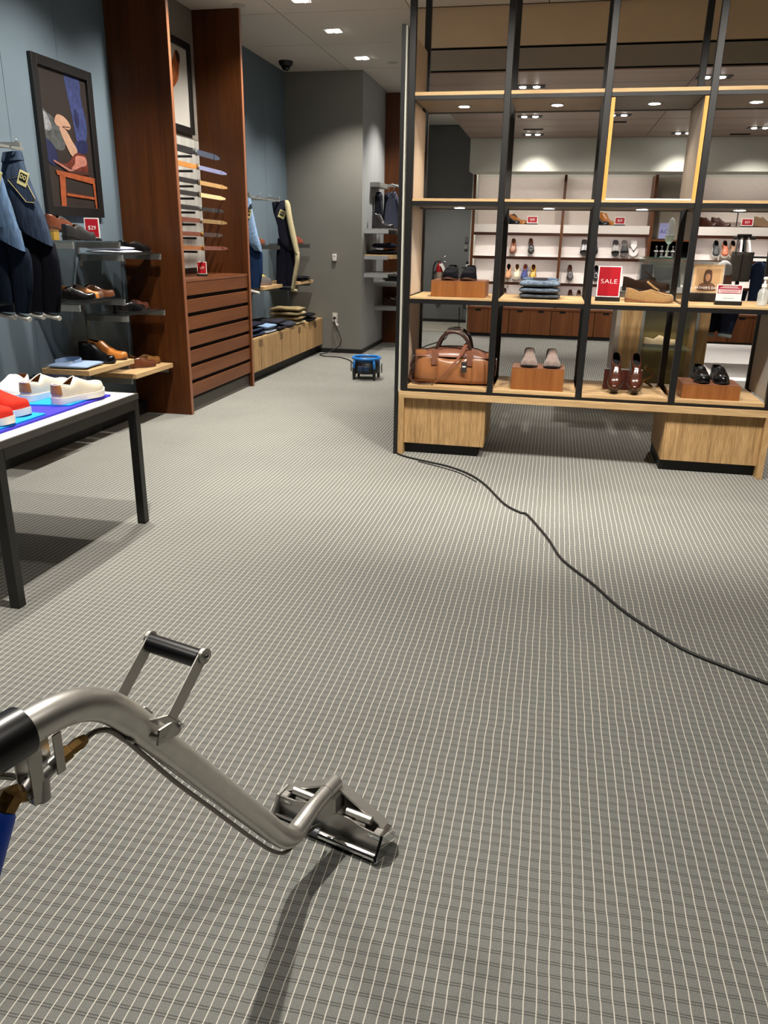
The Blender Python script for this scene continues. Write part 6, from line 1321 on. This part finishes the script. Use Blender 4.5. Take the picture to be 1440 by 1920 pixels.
# head
def hbox(name, s0, s1, w0, w1, z0, z1, m_, bv=0.0015):
    pts = [wp(s, z, w) for z in (z0, z1) for s, w in ((s0, w0), (s1, w0), (s1, w1), (s0, w1))]
    MB().add(pts, [(0,3,2,1),(4,5,6,7),(0,1,5,4),(1,2,6,5),(2,3,7,6),(3,0,4,7)]).build(name, m_, wd, bevel=bv, seg=1, off=ow)
hbox('lip', -0.055, -0.012, -0.155, 0.155, 0.002, 0.022, SSD)
MB().prism([wp(-0.012, 0.012, -0.150), wp(-0.012, 0.012, 0.150), wp(-0.012, 0.062, 0.150), wp(-0.012, 0.066, 0.10), wp(-0.012, 0.078, 0.06), wp(-0.012, 0.078, -0.06), wp(-0.012, 0.066, -0.10), wp(-0.012, 0.062, -0.150)], WU*0.004).build('face_plate', SSD, wd, off=ow)
hbox('rear_plate', -0.062, -0.058, -0.150, 0.150, 0.012, 0.060, SSD)
for sd in (-1, 1):
    hbox('end_block', -0.055, -0.008, sd*0.150-0.022 if sd > 0 else -0.150, sd*0.150 if sd > 0 else -0.128, 0.045, 0.066, SS, 0.003)
    MB().prism([wp(-0.07, 0.0, sd*0.1505), wp(0.020, 0.0, sd*0.1505), wp(0.028, 0.012, sd*0.1505), wp(0.022, 0.024, sd*0.1505), wp(-0.006, 0.068, sd*0.1505), wp(-0.05, 0.068, sd*0.1505), wp(-0.07, 0.03, sd*0.1505)], WN*sd*0.008).build('end_plate', CHR if sd > 0 else SSD, wd, bevel=0.001, seg=1, off=ow)
    a = wp(-0.045, 0.132, sd*0.016); b = wp(-0.045, 0.066, sd*0.146)
    bar('hood_rib', [a, (a+b)/2, b], WU*0.030, 0.006, SS)
    MB().add([tuple(wp(-0.058, 0.130, sd*0.012)), tuple(wp(-0.058, 0.060, sd*0.146)), tuple(wp(-0.058, 0.060, 0)), tuple(wp(-0.0555, 0.130, sd*0.012)), tuple(wp(-0.0555, 0.060, sd*0.146)), tuple(wp(-0.0555, 0.060, 0))], [(0,1,2),(5,4,3),(0,3,4,1),(1,4,5,2),(2,5,3,0)]).build('hood_plate', SSD, wd, off=ow)
    MB().tube([wp(-0.025, 0.083, sd*0.045), wp(-0.025, 0.083, sd*0.116)], 0.0105, 14).build('spray_manifold', SS, wd, smooth=True, angle=40, off=ow)
    hbox('jet_block', -0.03, -0.012, sd*0.088-0.016, sd*0.088+0.016, 0.064, 0.074, SSD)
    hbox('bolt_plate', -0.0078, -0.0055, sd*0.132-0.017, sd*0.132+0.017, 0.048, 0.058, CHR, 0.0)
hbox('neck_block', -0.050, 0.0, -0.024, 0.024, 0.075, 0.128, SSD, 0.004)
MB().tube([wp(0.014, 0.015, -0.012), wp(0.014, 0.015, 0.149)], 0.011, 16).build('roller', CHR, wd, smooth=True, angle=40, off=ow)
MB().tube([wp(0.014, 0.015, -0.149), wp(0.014, 0.015, -0.085)], 0.011, 16).build('roller', CHR, wd, smooth=True, angle=40, off=ow)
MB().tube([wp(0.014, 0.016, -0.084), wp(0.014, 0.016, -0.013)], 0.0125, 16).build('roller_sleeve', mat('sleeve_grey', (70, 74, 80), 0.3), wd, smooth=True, angle=40, off=ow)

# ================================================================ cords
CB = mat('cord_black', (22, 21, 20), 0.55)
tag(MB().tube(catmull([(-1.55, 5.95, 0.007), (-1.20, 5.55, 0.007), (-1.05, 5.38, 0.007), (-1.02, 5.315, 0.007), (-0.927, 5.225, 0.007), (-0.76, 5.132, 0.007), (-0.60, 5.05, 0.007), (-0.44, 4.897, 0.007), (-0.318, 4.687, 0.007), (-0.18, 4.345, 0.007), (-0.085, 4.215, 0.007), (-0.045, 4.185, 0.008), (0.027, 3.986, 0.007), (0.085, 3.80, 0.007), (0.128, 3.62, 0.007), (0.174, 3.502, 0.007), (0.277, 3.309, 0.007), (0.377, 3.086, 0.007), (0.469, 2.937, 0.007), (0.588, 2.776, 0.007), (0.72, 2.673, 0.007), (0.86, 2.577, 0.007), (1.3, 2.3, 0.007), (1.9, 1.6, 0.007)], 6)[20:], 0.0062, 8).build('extension_cord', CB, None, smooth=True), 'black extension cord winding over the carpet from the bookcase corner', 'cord')
tag(MB().tube(catmull([(-0.82, 5.13, 0.004), (-0.66, 5.035, 0.004), (-0.50, 4.915, 0.004), (-0.38, 4.75, 0.004)], 6), 0.003, 6).build('thin_cord', CB, None, smooth=True), 'thin black wire lying beside the extension cord near the bookcase', 'cord')

# ================================================================ blue air mover
fx, fy = -1.945, 8.37
f = thing('air_mover', 'small blue and black air mover fan on the carpet', 'fan', (fx, fy, 0))
FB = mat('fan_blue_plastic', (34, 118, 196), 0.35); FK = mat('fan_black_plastic', (22, 22, 26), 0.45); FD = mat('fan_dark_blue', (18, 50, 84), 0.4)
MB().tube([(0.148*math.cos(q), 0.148*math.sin(q), 0.228) for q in [2*PI*i/32 for i in range(32)]], 0.015, 10, loop=True).build('top_ring', FB, f, smooth=True)
for k in range(4):
    a = PI/4+PI/2*k; c, s = math.cos(a), math.sin(a)
    MB().tube([(0.140*c, 0.140*s, 0.222), (0.157*c, 0.157*s, 0.19), (0.162*c, 0.162*s, 0.12)], [0.014, 0.016, 0.017], 10, flat=0.8).build('ring_strut', FB, f, smooth=True)
    MB().tube([(0.158*c, 0.158*s, 0.125), (0.158*c, 0.158*s, 0.06), (0.160*c, 0.160*s, 0.0)], [0.020, 0.018, 0.013], 8).build('leg', FK, f, smooth=True, angle=50)
    MB().tube([(0.172*math.cos(PI/2*k), 0.172*math.sin(PI/2*k), z_) for z_ in (0.07, 0.12, 0.17)], 0.006, 6).build('side_hook', FK, f, smooth=True)
MB().lathe([(0.10, 0.058), (0.140, 0.07), (0.146, 0.10), (0.142, 0.16), (0.13, 0.185)], 28).build('housing', FK, f, smooth=True, angle=50)
MB().lathe([(0.128, 0.186), (0.136, 0.20), (0.132, 0.212)], 28).build('upper_band', FD, f, smooth=True, angle=50)
for k in range(3): MB().tube([((0.118-0.035*k)*math.cos(q), (0.118-0.035*k)*math.sin(q), 0.205+0.004*k) for q in [2*PI*i/24 for i in range(24)]], 0.003, 6, loop=True).build('grille_ring', FK, f, smooth=True)
for k in range(8): MB().tube([(0.02*math.cos(PI/4*k), 0.02*math.sin(PI/4*k), 0.214), (0.13*math.cos(PI/4*k), 0.13*math.sin(PI/4*k), 0.206)], 0.003, 6).build('grille_spoke', FK, f)
MB().lathe([(0.03, 0.2145), (0.028, 0.222), (0.01, 0.226)], 16).build('hub', FD, f, smooth=True, angle=50)
MB().box(-0.06, 0.06, -0.150, -0.139, 0.10, 0.15).build('name_badge', FD, f, bevel=0.002, seg=1)
tag(MB().tube(catmull([(-2.82, 10.22, 0.44), (-2.79, 10.20, 0.36), (-2.74, 10.2, 0.24), (-2.72, 10.2, 0.16), (-2.77, 10.2, 0.08), (-2.90, 10.14, 0.012), (-2.96, 10.02, 0.007), (-2.86, 9.86, 0.007), (-2.62, 9.80, 0.007), (-2.40, 9.50, 0.007), (-2.20, 8.9, 0.007), (-2.13, 8.60, 0.008), (-2.09, 8.52, 0.03)], 6), 0.006, 8).build('fan_cord', CB, None, smooth=True), 'black fan cord drooping from the wall outlet to the carpet', 'cord')
